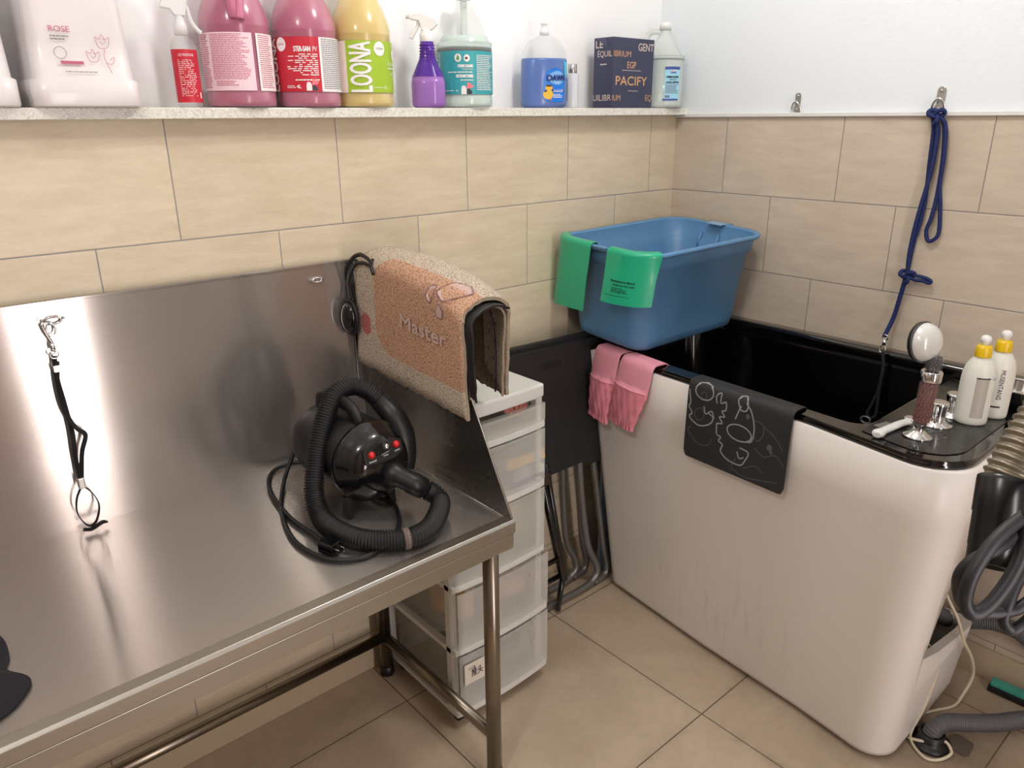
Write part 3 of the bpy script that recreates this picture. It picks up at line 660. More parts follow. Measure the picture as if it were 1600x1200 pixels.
# pink jug with its back labels to us
j = jug(-1.556, .010, 'pink liquid jug with a pale small-print label, beside the slim red sprayer', liq('pink_liquid', (196, 76, 122)), .30, handle_side=-90, hm=liq('pink_liquid_light', (214, 130, 160)))
M1 = cylmap(R)
parts(j, [('back_label', mat('label_pale_pink', (244, 214, 224), .45, var=.01), lambda b: m_patch(b, M1, D2(-86), D2(26), .034, .148)),
          ('small_print', INKP, lambda b: (m_lines(b, M1, D2(-80), D2(-48), .145, .038, 26), m_lines(b, M1, D2(-44), D2(22), .145, .055, 26, align='L'), m_lines(b, M1, D2(-40), D2(0), .053, .042, 3))),
          ('front_label', LWHT, lambda b: m_patch(b, M1, D2(33), D2(120), .034, .148)),
          ('small_print', INKP, lambda b: m_lines(b, M1, D2(37), D2(70), .145, .038, 26))])
b = lm(True); gp = [(.012, -.058, .235), (.014, -.066, .20), (.012, -.073, .172)]; b.tube(spline(gp, 6), .010, 12); b.build('handle_web', liq('pink_liquid_light', (214, 130, 160)), j)
# pink jug, red front label
j = jug(-1.393, .010, 'pink liquid jug with a red front label, left of the yellow jug', liq('pink_liquid', (196, 76, 122)), .30, handle_side=90)
parts(j, [('front_label', LRED, lambda b: m_patch(b, M1, D2(-100), D2(24), .034, .148)),
          ('side_label', LWHT, lambda b: m_patch(b, M1, D2(24), D2(110), .034, .148, off=.0005)),
          ('small_print', INKG, lambda b: m_lines(b, M1, D2(28), D2(95), .145, .038, 26, off=.0010)),
          ('brand_lettering', INKW, lambda b: m_text(b, M1, 'LOONA', D2(-58), .036, .022, width=.110, rot=1, off=.0016, bold=.0008)),
          ('label_text', INKW, lambda b: (m_text(b, M1, 'STER-SAN', D2(8), .118, .0105, width=.036, align='R', off=.0012, bold=.0005), m_text(b, M1, 'PV', D2(20), .118, .0105, width=.010, align='R', off=.0012),
              m_lines(b, M1, D2(-35), D2(20), .113, .066, 11, align='R', ragged=.5, off=.0010, word=.02), m_lines(b, M1, D2(-22), D2(20), .060, .054, 1, align='R', off=.001),
              m_text(b, M1, '4L', D2(-20), .041, .0075, off=.0012, bold=.0003), m_lines(b, M1, D2(-38), D2(-22), .047, .040, 2, off=.001, ragged=0))),
          ('round_badge', LWHT, lambda b: m_disc(b, M1, D2(-44), .133, .0135, .0145, .0012)),
          ('badge_text', INKP, lambda b: m_text(b, M1, 'LOONA', D2(-44), .131, .0045, align='C', off=.0022, width=.019))])
mascot(j, M1, D2(6), .036)
# yellow jug
j = jug(-1.244, .010, 'yellow liquid jug with a green label', liq('yellow_liquid', (236, 206, 110)), .30, r=.0725, handle_side=90)
R3 = .0725; M3 = cylmap(R3)
parts(j, [('side_label', LIL, lambda b: m_patch(b, M3, D2(-105), D2(-30), .034, .148)),
          ('small_print', INKG, lambda b: m_lines(b, M3, D2(-95), D2(-62), .145, .038, 16)),
          ('front_label', LGRN, lambda b: m_patch(b, M3, D2(-30), D2(110), .034, .148)),
          ('brand_lettering', INKW, lambda b: (m_text(b, M3, 'LOONA', D2(15), .036, .050, width=.109, rot=1, off=.0022, bold=.0012),)),
          ('round_badge', LWHT, lambda b: m_disc(b, M3, D2(34), .131, .0150, .0160, .0012)), ('small_badge', LWHT, lambda b: m_disc(b, M3, D2(78), .120, .011, .012, .0012)),
          ('badge_text', mat('green_print', (120, 150, 40), .5, var=.01), lambda b: m_text(b, M3, 'LOONA', D2(34), .129, .005, align='C', off=.0022, width=.020)),
          ('label_text', INKW, lambda b: (m_text(b, M3, "L'ADOUCISSANT", D2(52), .095, .007, off=.0014, width=.05), m_lines(b, M3, D2(52), D2(88), .090, .084, 1, off=.0012))), ('lower_text', INKW, lambda b: m_text(b, M3, 'NETTOIE', D2(62), .074, .006, off=.0014)), ('volume_text', INKW, lambda b: (m_text(b, M3, '4L', D2(40), .042, .007, off=.0014), m_lines(b, M3, D2(20), D2(38), .046, .043, 1, off=.0012, ragged=0)))])
# clear teal jug
j = jug(-.925, .012, 'clear jug with a teal label behind the purple spray bottle', liq('pale_aqua_liquid', (222, 240, 232), .1), .118 + .06, handle_side=90, hs=.140, top=.252, ex=1.4)
parts(j, [('front_label', LTEA, lambda b: m_patch(b, M1, D2(-64), D2(105), .034, .140)),
          ('side_label', mat('label_aqua_white', (206, 226, 226), .4, var=.01), lambda b: m_patch(b, M1, D2(-125), D2(-64), .034, .140)),
          ('brand_lettering', mat('teal_grey_print', (92, 140, 144), .5, var=.01), lambda b: m_text(b, M1, 'LOONA', D2(-66), .036, .022, width=.104, rot=1, off=.0016, bold=.0008)),
          ('label_text', INKW, lambda b: (m_text(b, M1, 'XTREME CLEANER', D2(16), .100, .0065, width=.040, align='R', off=.0014, bold=.0004), m_text(b, M1, 'PUISSANCE', D2(16), .0935, .004, align='R', off=.0014), m_lines(b, M1, D2(-36), D2(16), .0895, .084, 1, off=.0012, ragged=0),
              m_text(b, M1, 'NETTOYANT XTREME', D2(16), .075, .0072, width=.044, align='R', off=.0014, bold=.0005), m_lines(b, M1, D2(-14), D2(16), .070, .065, 1, off=.0012, align='R'),
              m_lines(b, M1, D2(24), D2(70), .130, .042, 20, off=.0012), m_text(b, M1, '4L', D2(-20), .040, .0055, off=.0014), m_lines(b, M1, D2(-52), D2(-24), .044, .040, 1, off=.0012, ragged=0))),
          ('round_badge', LWHT, lambda b: (m_disc(b, M1, D2(-14), .123, .009, .010, .0012), m_disc(b, M1, D2(4), .122, .008, .009, .0012))),
          ('badge_icon', mat('leaf_green', (96, 160, 90), .5, var=.01), lambda b: m_poly(b, M1, [(D2(-14), .131), (D2(-14) + .004, .124), (D2(-14) + .004, .119), (D2(-14), .116), (D2(-14) - .004, .119), (D2(-14) - .004, .124)], .0018)),
          ('badge_icon', DKT, lambda b: m_disc(b, M1, D2(3), .122, .004, .003, .0018, 7))])
mascot(j, M1, D2(2), .034, 1.15)

# small red label mist sprayer
def trigger(t, z, body, sc=1.0, collar=True):
    b = lm(True); b.lathe([(.0125 * sc, z), (.0125 * sc, z + .018 * sc), (.009 * sc, z + .020 * sc), (.008 * sc, z + .030 * sc)], 20); b.build('collar', body, t)
    b = lm(); F = lambda a, c, d: (d * sc, a * sc, z + c * sc)
    return F
t = thing('mist_spray_bottle', 'slim clear sprayer with a red label beside the pink jug', 'spray bottle', (-1.678, -.010, ZS), facing(-1.678, -.01, 8))
b = lm(True); b.lathe([(.021, 0), (.0245, .003), (.0255, .01), (.0255, .118), (.022, .130), (.012, .139), (.0105, .146)], 28); b.build('bottle_body', SHELL, t)
Mr = cylmap(.0255); b = lm(); m_patch(b, Mr, -.036, .036, .010, .112, 20); b.build('label', LRED, t)
b = lm(); m_lines(b, Mr, -.018, .018, .092, .020, 20, fill=.28, off=.0008, word=.01); m_text(b, Mr, 'LES FINITIONS', 0, .099, .005, align='C', off=.0009, width=.03); m_patch(b, Mr, .020, .024, .018, .030, 2, off=.0008); b.build('label_text', INKW, t)
CLRW = clearmat('clear_white_plastic', (245, 245, 245), .75, .2)
b = lm(True); b.lathe([(.0135, .140), (.0135, .160), (.010, .166), (.008, .178)], 20); b.build('collar', CLRW, t)
b = lm(); b.prism(roundpoly([(-.034, .190), (-.030, .205), (.010, .216), (.018, .204), (.012, .176), (-.008, .176), (-.016, .188)][::-1], .003, 3), lambda a, c, d: (a, d, c), -.009, .009); b.build('sprayer_head', CLRW, t, bevel=.002)
b = lm(True); b.tube(spline([(.010, 0, .20), (.018, 0, .190), (.022, 0, .168), (.034, 0, .150), (.040, 0, .146)], 5), .0045, 8); b.build('trigger', CLRW, t)

# purple trigger sprayer
t = thing('trigger_spray_bottle', 'purple spray bottle with a white trigger head', 'spray bottle', (-1.068, -.016, ZS), facing(-1.068, -.016))
PRS = [(.036, 0, .8), (.042, .004, .8), (.044, .012, .8), (.044, .058, .8), (.041, .075, .82), (.030, .098, .86), (.021, .118, .95), (.0185, .130, 1), (.0175, .158, 1)]
def oval(prof, n=32, q=2.4):
    L_ = []
    for r, z, k in prof:
        l = []
        for i in range(n):
            a = 2 * PI * i / n; c, s_ = math.cos(a), math.sin(a); c = math.copysign(abs(c) ** (2 / q), c); s_ = math.copysign(abs(s_) ** (2 / q), s_); l.append((r * c, r * k * s_, z))
        L_.append(l)
    return L_
PURL = mat('purple_plastic_liquid', (186, 140, 208), .18, var=.03); PURD = clearmat('purple_plastic', (88, 40, 160), .82, .12)
b = lm(True); b.loft(oval([(r - .001, z + (.001 if z == 0 else 0), k) for r, z, k in PRS[:5]])); b.build('liquid', PURL, t)
b = lm(True); prs = list(PRS); b.loft(oval([p for p in prs[4:]]), cap0=False)
for k in range(6): b.lathe([(.0175, .112 + k * .007), (.0205 + .0004 * (5 - k), .1145 + k * .007), (.0175, .117 + k * .007)], 24, cap0=False, cap1=False)
b.build('neck', PURD, t)
b = lm(True); b.loft(oval(PRS[:5])); b.build('bottle_body', clearmat('violet_clear_plastic', (190, 150, 220), .2, .1), t)
b = lm(True); b.lathe([(.0165, .156), (.0175, .158), (.0175, .177), (.0140, .180), (.013, .186)], 24); b.build('collar', WCAP, t)
b = lm(); b.prism(roundpoly([(-.044, .222), (-.044, .212), (-.036, .208), (-.018, .205), (-.012, .184), (.014, .184), (.030, .198), (.026, .210), (-.010, .224)], .003, 3), lambda a, c, d: (a, d, c), -.0105, .0105); b.build('sprayer_head', WCAP, t, bevel=.003)
b = lm(True); b.tube(spline([(-.018, 0, .206), (-.022, 0, .192), (-.032, 0, .178), (-.040, 0, .165)], 5), .0048, 8); b.build('trigger', WCAP, t)
b = lm(True); b.tube([(-.044, 0, .217), (-.050, 0, .217)], .007, 12); b.build('nozzle', WCAP, t)

# dish soap
t = thing('dish_soap_bottle', 'blue dish soap bottle with a clear top and oval blue label', 'bottle', (-.640, .002, ZS), facing(-.64, .002, 18))
PR = [(.060, 0, .62), (.068, .004, .62), (.0705, .014, .62), (.0700, .08, .62), (.0690, .13, .62), (.062, .160, .66), (.045, .182, .74), (.020, .196, .9), (.012, .200, 1)]
b = lm(True); b.loft(oval(PR, 40)); b.build('bottle_body', SHELL, t)
b = lm(True); b.loft(oval([(r - .0015, z + (.001 if z == 0 else 0), k) for r, z, k in PR[:5]] + [(.0660, .135, .62)], 40)); b.build('liquid', liq('blue_liquid', (34, 104, 200)), t)
b = lm(True); b.lathe([(.013, .198), (.0135, .212), (.009, .214), (.008, .224), (.011, .226), (.010, .232)], 20); b.build('cap', CLRW, t)
def DM(u, v, o):
    a = -PI / 2 + u / .060; c, s_ = math.cos(a), math.sin(a); q = 2.4
    c = math.copysign(abs(c) ** (2 / q), c); s_ = math.copysign(abs(s_) ** (2 / q), s_); r = .0705 + o
    return (r * c, (r * .62 + o * .4) * s_, v)
BLU = mat('label_blue', (20, 120, 220), .3, var=.01); CYA = mat('label_cyan', (60, 190, 226), .3, var=.01)
b = lm(); m_poly(b, DM, [(.040, .128), (.056, .126), (.058, .09), (.050, .08), (.045, .10)], .0004); b.build('side_label', CYA, t)
b = lm(); pts = spline([(.012, .108, 0), (.030, .104, 0), (.043, .082, 0), (.045, .050, 0), (.040, .022, 0), (.024, .016, 0), (.002, .018, 0), (-.012, .030, 0), (-.010, .055, 0), (-.008, .085, 0), (0, .102, 0)], 5, True)
ctr = (.016, .06); n = len(pts); vs = []
rings = 4
for k in range(rings + 1): vs += [DM(ctr[0] + (p.x - ctr[0]) * k / rings, ctr[1] + (p.y - ctr[1]) * k / rings, .0008) for p in pts]
b.add(vs, [(k * n + i, k * n + (i + 1) % n, (k + 1) * n + (i + 1) % n, (k + 1) * n + i) for k in range(rings) for i in range(n)]); b.build('front_label', BLU, t)
b = lm(); m_disc(b, DM, .019, .082, .020, .019, .0014); b.build('logo_disc', mat('logo_sky', (120, 178, 232), .4, var=.01), t)
b = lm(); m_text(b, DM, 'DAWN', .019, .0745, .0150, width=.044, align='C', off=.0026, bold=.0010); b.mi = 1; m_text(b, DM, 'ULTRA', .019, .068, .003, align='C', off=.0026); b.build('logo_text', [mat('logo_navy', (24, 40, 110), .4, var=.01), INKW], t)
b = lm(); m_poly(b, DM, [(.006, .052), (.042, .052), (.042, .042), (.006, .042)], .0014); b.build('claim_band', mat('label_navy', (24, 38, 84), .4, var=.01), t)
b = lm(); m_text(b, DM, '50% LESS SCRUBBING', .009, .0475, .003, off=.002, width=.030); m_lines(b, DM, .009, .038, .046, .042, 1, off=.002); m_lines(b, DM, .009, .036, .038, .026, 3, off=.0016); b.build('claim_text', INKW, t)
YEL = mat('duckling_yellow', (236, 190, 70), .6, var=.05); BRN = mat('duckling_brown', (92, 62, 34), .6); ORG = mat('duckling_orange', (226, 120, 80), .6)
b = lm(); m_disc(b, DM, -.001, .037, .0095, .013, .0018); m_disc(b, DM, .0005, .055, .0065, .0070, .0018); b.mi = 1; m_disc(b, DM, .0005, .0605, .0055, .0028, .0022, 10); m_poly(b, DM, [(-.008, .047), (-.003, .050), (-.002, .046), (-.007, .042)], .0022)
b.mi = 2; m_poly(b, DM, [(.006, .0555), (.010, .0535), (.006, .0525)], .0022); m_poly(b, DM, [(-.001, .024), (.006, .021), (.004, .026)], .0022); b.build('duckling_picture', [YEL, BRN, ORG], t)

# small silver capped bottle
t = thing('lotion_bottle', 'slim white bottle with a silver cap between the blue soap and the navy box', 'bottle', (-.512, .012, ZS), facing(-.512, .012))
b = lm(True); b.lathe([(.0185, 0), (.0200, .002), (.0205, .01), (.0205, .096), (.019, .099)], 24); b.build('bottle_body', mat('pearl_plastic', (214, 216, 222), .3), t)
b = lm(True); b.lathe([(.0130, .098), (.0140, .100), (.0140, .124), (.012, .126)], 24); b.build('cap', ZINC, t)
b = lm(); Ms = cylmap(.0205); m_patch(b, Ms, -.030, -.014, .02, .085, 4); b.build('side_print', mat('grey_blue_print', (110, 118, 132), .5, var=.01), t)

# navy product box
bx = thing('product_box', 'navy cardboard box with gold lettering reading PACIFY', 'box', (-.29, -.004, ZS))
NAVY = mat('navy_card', (52, 56, 84), .45, var=.04)
b = MB(); b.box((-.392, -.044, ZS), (-.196, .036, ZS + .205)); b.build('carton', NAVY, bx, bevel=.001)
GOLD = mat('gold_print', (206, 158, 112), .4, var=.02); PALE = mat('cream_print', (214, 196, 186), .4, var=.02)
FB = lambda u, v, o: (-.392 + u, -.044 - o, ZS + v)
for nm, mt_, fn in [('small_title', GOLD, lambda b: m_text(b, FB, 'EGP', .068, .118, .019, width=.042, off=.0006, bold=.0003)), ('main_title', GOLD, lambda b: m_text(b, FB, 'PACIFY', .016, .068, .026, width=.150, off=.0006, bold=.0006)),
        ('title_end', GOLD, lambda b: m_text(b, FB, 'IBRIUM', .003, .150, .017, width=.080, off=.0006)), ('corner_letters', GOLD, lambda b: m_text(b, FB, 'EQ', .162, .022, .018, width=.030, off=.0006)), ('lower_title_end', GOLD, lambda b: m_text(b, FB, 'IUM', .002, .022, .017, width=.038, off=.0006)),
        ('corner_title', PALE, lambda b: m_text(b, FB, 'GENT', .118, .170, .022, width=.074, off=.0006, bold=.0003)), ('small_print', PALE, lambda b: m_lines(b, FB, .045, .135, .112, .108, 1, ragged=0)), ('small_print', PALE, lambda b: m_lines(b, FB, .075, .125, .052, .048, 1, ragged=0))]:
    b = MB(); fn(b); b.build(nm, mt_, bx)
FS = lambda u, v, o: (-.392 - o, .036 - u, ZS + v)
b = MB(); m_text(b, FS, 'LE', .008, .176, .021, width=.030, off=.0006, bold=.0003); m_text(b, FS, 'ÉQUIL', .016, .150, .017, width=.060, off=.0006); m_text(b, FS, 'UILIBR', .001, .022, .018, width=.076, off=.0006); m_lines(b, FS, .028, .055, .13, .122, 1, ragged=0); b.build('side_lettering', [PALE], bx)
b = MB(); b.add([FS(.0, .205, .0008), FS(.05, .205, .0008), FS(.055, .175, .0008), FS(.035, .19, .0008)], [(0, 1, 2, 3)]); b.build('torn_flap', mat('navy_card_light', (74, 78, 106), .5), bx)

# alcohol jug
j = jug(-.088, .000, 'clear jug with a small blue label at the right end of the ledge', liq('clear_liquid', (212, 228, 222), .1), .150, r=.068, hs=.150, top=.228, handle_side=172, neck=.017, shell=SHELLM, ex=1.05)
RA = .068; MA = cylmap(RA)
parts(j, [('label', mat('label_light_blue', (160, 216, 240), .4, var=.01), lambda b: m_patch(b, MA, .006, .062, .024, .128)),
          ('label_band', mat('label_royal_blue', (50, 80, 158), .4, var=.01), lambda b: (m_patch(b, MA, .006, .062, .119, .128, off=.0008), m_patch(b, MA, .024, .046, .108, .122, off=.0008), m_patch(b, MA, .002, .058, .024, .029, off=.0008))),
          ('logo_text', INKW, lambda b: m_text(b, MA, 'SVM', .035, .111, .0085, align='C', off=.0018, bold=.0004)),
          ('label_text', INKK, lambda b: (m_text(b, MA, 'RUBBING ALCOHOL', .034, .094, .0058, align='C', off=.0016, width=.044, bold=.0003), m_text(b, MA, '70% USP', .034, .086, .005, align='C', off=.0016), m_text(b, MA, 'ALCOOL A FRICTION', .034, .077, .0058, align='C', off=.0016, width=.046, bold=.0003))),
          ('small_print', INKG, lambda b: m_lines(b, MA, .010, .058, .073, .044, 8, off=.0012)),
          ('barcode', INKK, lambda b: [m_patch(b, MA, .010 + k * .002, .011 + k * .002, .032, .040, 1, off=.0012) for k in range(8)])])

# big white shampoo drums at the left
def drum(x0, x1, label, front=True, cx=None):
    cx = (x0 + x1) / 2; t = thing('shampoo_canister', label, 'canister', (cx, -.0, ZS), 0, 'white canisters at the left end of the ledge')
    w_ = (x1 - x0); L_ = []
    for z, s_, dx in ((0, .97, 0), (.004, 1, 0), (.046, 1, 0), (.050, .93, 0), (.12, .90, 0), (.22, .86, 0), (.27, .72, 0), (.30, .35, 0)):
        ww, dd = w_ / 2 * s_, .078 * s_; L_.append([(x + cx, y, z + ZS) for x, y in roundpoly([(-ww, -dd), (ww, -dd), (ww, dd), (-ww, dd)], .028 * s_, 6)])
    b = sm(); b.loft(L_); b.build('canister_body', mat('white_drum_plastic', (236, 230, 230), .35, coat=.2), t)
    b = sm(); b.lathe([(.028, .298), (.030, .30), (.030, .335), (.026, .338)], 24, Matrix.Translation((cx, 0, ZS))); b.build('cap', WCAP, t)
    return t, cx
t, cx = drum(-1.978, -1.790, 'white canister with a rose drawing on its front, right one of the two canisters')
FD = lambda u, v, o: (cx + u, -.074 + v * .02 - o, ZS + v)
b = MB(); m_text(b, FD, 'ROSE', -.050, .128, .010, width=.034, off=.004); b.build('rose_lettering', INKP, t)
b = MB(); m_poly(b, FD, [(-.040, .0795), (-.002, .0795), (-.002, .0745), (-.040, .0745)], .004); b.build('pink_bar', INKP, t)
b = MB()
for k, (u, v, s_) in enumerate([(.036, .115, .012), (.016, .090, .011)]):
    m_ribbon(b, FD, [(u - s_, v + s_ * .6), (u - s_ * .7, v - s_ * .8), (u, v - s_), (u + s_ * .7, v - s_ * .7), (u + s_, v + s_ * .6), (u + s_ * .4, v + s_ * .3), (u, v + s_), (u - s_ * .4, v + s_ * .3)], .0008, .004, True); m_ribbon(b, FD, [(u - s_ * .4, v), (u, v - s_ * .4), (u + s_ * .4, v + .002), (u, v + s_ * .4)], .0007, .004, False)
m_ribbon(b, FD, [(.038, .102), (.035, .085), (.044, .060)], .0008, .004); m_ribbon(b, FD, [(.036, .078), (.047, .076), (.052, .088), (.044, .084)], .0008, .004); b.build('rose_drawing', INKP, t)
b = MB(); m_ribbon(b, FD, [(-.038 + .010 * math.cos(q), .093 + .010 * math.sin(q)) for q in [2 * PI * i / 10 for i in range(10)]], .0009, .004, True); b.build('round_mark', INKG, t)
b = MB(); m_lines(b, FD, -.050, -.020, .122, .112, 2, off=.004, ragged=.3); m_lines(b, FD, -.035, .02, .062, .059, 1, off=.004, ragged=0); b.build('small_print', INKG, t)
t, cx = drum(-2.180, -1.996, 'plain white canister cut off by the left edge of the photo')
# ------------------------------------------------------------------ bathing tub
def white_acrylic():
    t = NT('white_acrylic'); P = t.pos(); n = t.noise(t.scale(P, (1, 1, .12)), 45, 5, .65); sp = t.n('ShaderNodeSeparateXYZ'); t.l(P, sp.inputs[0])
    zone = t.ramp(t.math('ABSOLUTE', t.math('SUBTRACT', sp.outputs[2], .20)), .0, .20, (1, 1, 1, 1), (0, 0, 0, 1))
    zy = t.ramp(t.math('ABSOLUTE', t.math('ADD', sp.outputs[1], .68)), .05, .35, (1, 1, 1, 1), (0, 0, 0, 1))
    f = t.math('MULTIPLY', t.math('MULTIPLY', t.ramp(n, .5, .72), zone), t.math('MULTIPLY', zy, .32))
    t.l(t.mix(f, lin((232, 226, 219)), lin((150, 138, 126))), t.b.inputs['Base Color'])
    t.b.inputs['Roughness'].default_value = .38; t.b.inputs['Coat Weight'].default_value = .06; return t.m
WHT_ACRYL = white_acrylic()
def deck_mat():
    t = NT('black_deck_acrylic'); P = t.pos(); n = t.noise(P, 70, 6, .72, 1.5); n2 = t.noise(P, 14, 4, .6, 1)
    f = t.math('MULTIPLY', t.ramp(n, .56, .72), t.ramp(n2, .5, .68))
    t.l(t.mix(t.math('MULTIPLY', f, .5), lin((20, 19, 19)), lin((150, 148, 146))), t.b.inputs['Base Color'])
    t.l(t.math('MULTIPLY_ADD', t.math('ADD', f, n2), .3, .12), t.b.inputs['Roughness']); t.b.inputs['Coat Weight'].default_value = .2; return t.m
BLK_DECK = deck_mat()
tub = thing('bath_tub', 'white pet bathing tub with glossy black basin against the tiled wall', 'tub', (-.30, -.70, 0))
RB = [(-.052, -1.268), (-.052, -.137), (-.533, -.140), (-.576, -.456), (-.603, -.92), (-.668, -1.275)]; RR = [.03, .03, .035, 0, 0, .10]
BB = [(-.12, -1.20), (-.12, -.21), (-.462, -.215), (-.511, -.632), (-.535, -.975), (-.566, -1.205)]; BR_ = [.05, .05, .05, 0, 0, .075]
def lerp_loop(f, grow=0.0, z=0):
    pts = [(a[0] + (c[0] - a[0]) * f, a[1] + (c[1] - a[1]) * f) for a, c in zip(BB, RB)]; rr = [a + (c - a) * f for a, c in zip(BR_, RR)]
    cx = sum(p[0] for p in pts) / 6; cy = sum(p[1] for p in pts) / 6
    if grow: pts = [(p[0] + math.copysign(grow, p[0] - cx) * (1 if k in (0, 1, 2, 5, 3, 4) else 0), p[1] + (math.copysign(grow, p[1] - cy) if k in (0, 1, 2, 5) else 0)) for k, p in enumerate(pts)]
    return [(x, y, z) for x, y in roundpoly(pts, rr, 8)]
b = sm(); zs = [.018, .03, .08, .2, .4, .6, .75, .886]
outer = [lerp_loop(z / .90, -.012 if z == .018 else 0, z) for z in zs]; inner = [lerp_loop(z / .90, -.022, z) for z in reversed(zs)]
b.loft(outer + inner, ring=True)
body = b.build('tub_body', WHT_ACRYL, tub)
# service opening in the end of the body
c = MB(); c.prism([(-.035, .700), (-.30, .690), (-.430, .645), (-.482, .590), (-.512, .48), (-.532, .34), (-.40, .290), (-.215, .245), (-.035, .215)], lambda a, cc, d: (a, d, cc), -1.40, -1.10); cut = c.build('cutter', WHT_ACRYL)
cut.parent = tub; cut.data.transform(tub.matrix_basis.inverted())
bo = body.modifiers.new('cut', 'BOOLEAN'); bo.operation = 'DIFFERENCE'; bo.object = cut; bo.solver = 'EXACT'
bpy.context.view_layer.update(); dg = bpy.context.evaluated_depsgraph_get(); me = bpy.data.meshes.new_from_object(body.evaluated_get(dg)); body.modifiers.clear(); body.data = me; bpy.data.objects.remove(cut)
# rim + basin
OP = [(-.060, -1.040), (-.060, -.178), (-.494, -.182), (-.537, -.456), (-.562, -.80), (-.577, -1.045)]; OR = [.04, .05, .05, 0, 0, .05]
LW = [(-.105, -.965), (-.105, -.25), (-.40, -.25), (-.425, -.456), (-.44, -.75), (-.445, -.965)]; LR = [.08, .08, .08, 0, 0, .08]
lp = lambda pts, rr, z, ex=0: [(x, y, z) for x, y in roundpoly(pts, rr, 8)]
b = sm(); loops = [lerp_loop(1, -.004, .880), lerp_loop(1, .006, .879), lerp_loop(1, .009, .886), lerp_loop(1, .008, .897), lerp_loop(1, .002, .904), lerp_loop(1, -.008, .906)]
b.loft(loops, cap0=False, cap1=False); b.mi = 0; b.loft([lerp_loop(1, -.008, .906), lp(OP, OR, .906)], cap0=False, cap1=False)
for k in range(len(b.sm)): b.sm[k] = b.sm[k]
mid = lambda f, z: [(p[0] + (q[0] - p[0]) * f, p[1] + (q[1] - p[1]) * f, z) for p, q in zip(roundpoly(OP, OR, 8), roundpoly(LW, LR, 8))]
b.loft([lp(OP, OR, .906), mid(.02, .900), mid(.06, .885), mid(.85, .52), mid(.98, .465), lp(LW, LR, .45)], cap0=False, cap1=True)
b.build('basin', [BLK_ACRYL], tub)
b = MB(); b.prism(roundpoly([(-.646, -1.256), (-.062, -1.256), (-.062, -1.048), (-.606, -1.048)], [.085, .01, .01, .01], 8), lambda a, c, d: (a, c, d), .9062, .9085); b.build('deck', BLK_DECK, tub, bevel=.001)
b = sm(); b.prism([(-.004, .90), (-.004, .938), (-.010, .942), (-.046, .942), (-.052, .936), (-.054, .90)], lambda a, c, d: (a, d, c), -1.272, -.132); b.smooth = False; b.build('back_upstand', BLK_ACRYL, tub, bevel=.004)
b = sm(); nx = Vector((-1, -.05, -.09)).normalized(); q = nx.to_track_quat('Z', 'Y').to_matrix().to_4x4()
b.lathe([(.0375, -.012), (.0375, .0035), (.034, .005), (.0001, .005)], 40, Matrix.Translation((-.5385, -.630, .328)) @ q, cap1=False); b.build('access_plug', BLK_MATTE, tub, label='round black plug in the white front')
for k, (x, y) in enumerate([(-.15, -.30), (-.42, -.30), (-.15, -1.12), (-.48, -1.12)]):
    b = sm(); b.lathe([(.022, .0005), (.022, .02)], 16, Matrix.Translation((x, y, 0))); b.build('foot', BLK_RUB, tub)
for k, (x, y) in enumerate([(-.438, -1.149), (-.349, -1.153)]):
    b = sm(); T_ = Matrix.Translation((x, y, .9085)); b.lathe([(.036, 0), (.035, .003), (.022, .006), (.0185, .012), (.0175, .03), (.0205, .050), (.0205, .056), (.018, .057)], 32, T_); b.build('tap_knob', CHROME, tub)
b = sm(); b.lathe([(.016, .9085), (.016, .912), (.010, .914)], 20, Matrix.Translation((-.451, -1.095, 0))); b.build('tap_cap', CHROME, tub)
# pipes behind the opening
b = sm()
for k in range(3):
    o_ = k * .026; b.tube(spline([(-.53 + .02 * k, -1.16 + .005 * k, .20 + o_), (-.45, -1.175, .30 + o_), (-.33, -1.185, .40 + o_), (-.20, -1.18, .50 + o_), (-.12, -1.15, .56 + o_)], 6), .010, 10)
b.build('supply_pipe', GREYTUBE, tub)
b = sm(); b.tube(spline([(-.44, -1.13, .45), (-.42, -1.15, .36), (-.45, -1.13, .27), (-.40, -1.10, .18)], 6), .018, 12); b.build('basin_drain_pipe', BLK_MATTE, tub)
b = MB(); b.box((-.50, -1.14, .10), (-.10, -1.13, .84)); b.build('opening_shade_sheet', mat('shaded_interior_brown', (62, 50, 42), .7), tub)  # sheet behind the opening: dark interior with its shadow put into the brown

# shower handle standing on the deck
t = thing('shower_head', 'clear shower handle filled with red and black beads standing on the tub deck', 'shower head', (-.545, -1.150, .9087))
T_ = Matrix.Translation((-.545, -1.150, .9087)) @ Matrix.Rotation(.03, 4, 'X') @ Matrix.Rotation(.02, 4, 'Y')
b = sm(); b.lathe([(.032, 0), (.031, .003), (.018, .009), (.014, .014), (.0125, .016), (.0125, .030), (.015, .032)], 32, T_); b.build('holder', CHROME, t)
GLASSY = clearmat('handle_clear_plastic', (240, 240, 240), .08, .05)
b = sm(); b.lathe([(.0165, .031), (.0195, .036), (.0205, .133), (.0185, .138)], 32, T_); b.build('handle_tube', GLASSY, t)
BEADR = mat('terracotta_bead', (120, 40, 22), .6, var=.12); BEADG = mat('dark_grey_bead', (64, 62, 62), .45, var=.1)
def beads(z0, z1, r, br, mx=400):
    b = sm(); z = z0
    while z < z1:
        n = int(2 * PI * (r - br) / (br * 2.02)); a0 = random.random() * 6
        for k in range(n):
            a = a0 + 2 * PI * k / n; b.ball(T_ @ Vector(((r - br) * math.cos(a), (r - br) * math.sin(a), z)), br, 4)
        z += br * 1.78
    return b
o = beads(.040, .132, .0185, .0034).build('red_beads', BEADR, t); o['kind'] = 'stuff'
b = sm(); b.lathe([(.0140, .034), (.0140, .132)], 16, T_); b.build('bead_core', BEADR, t)
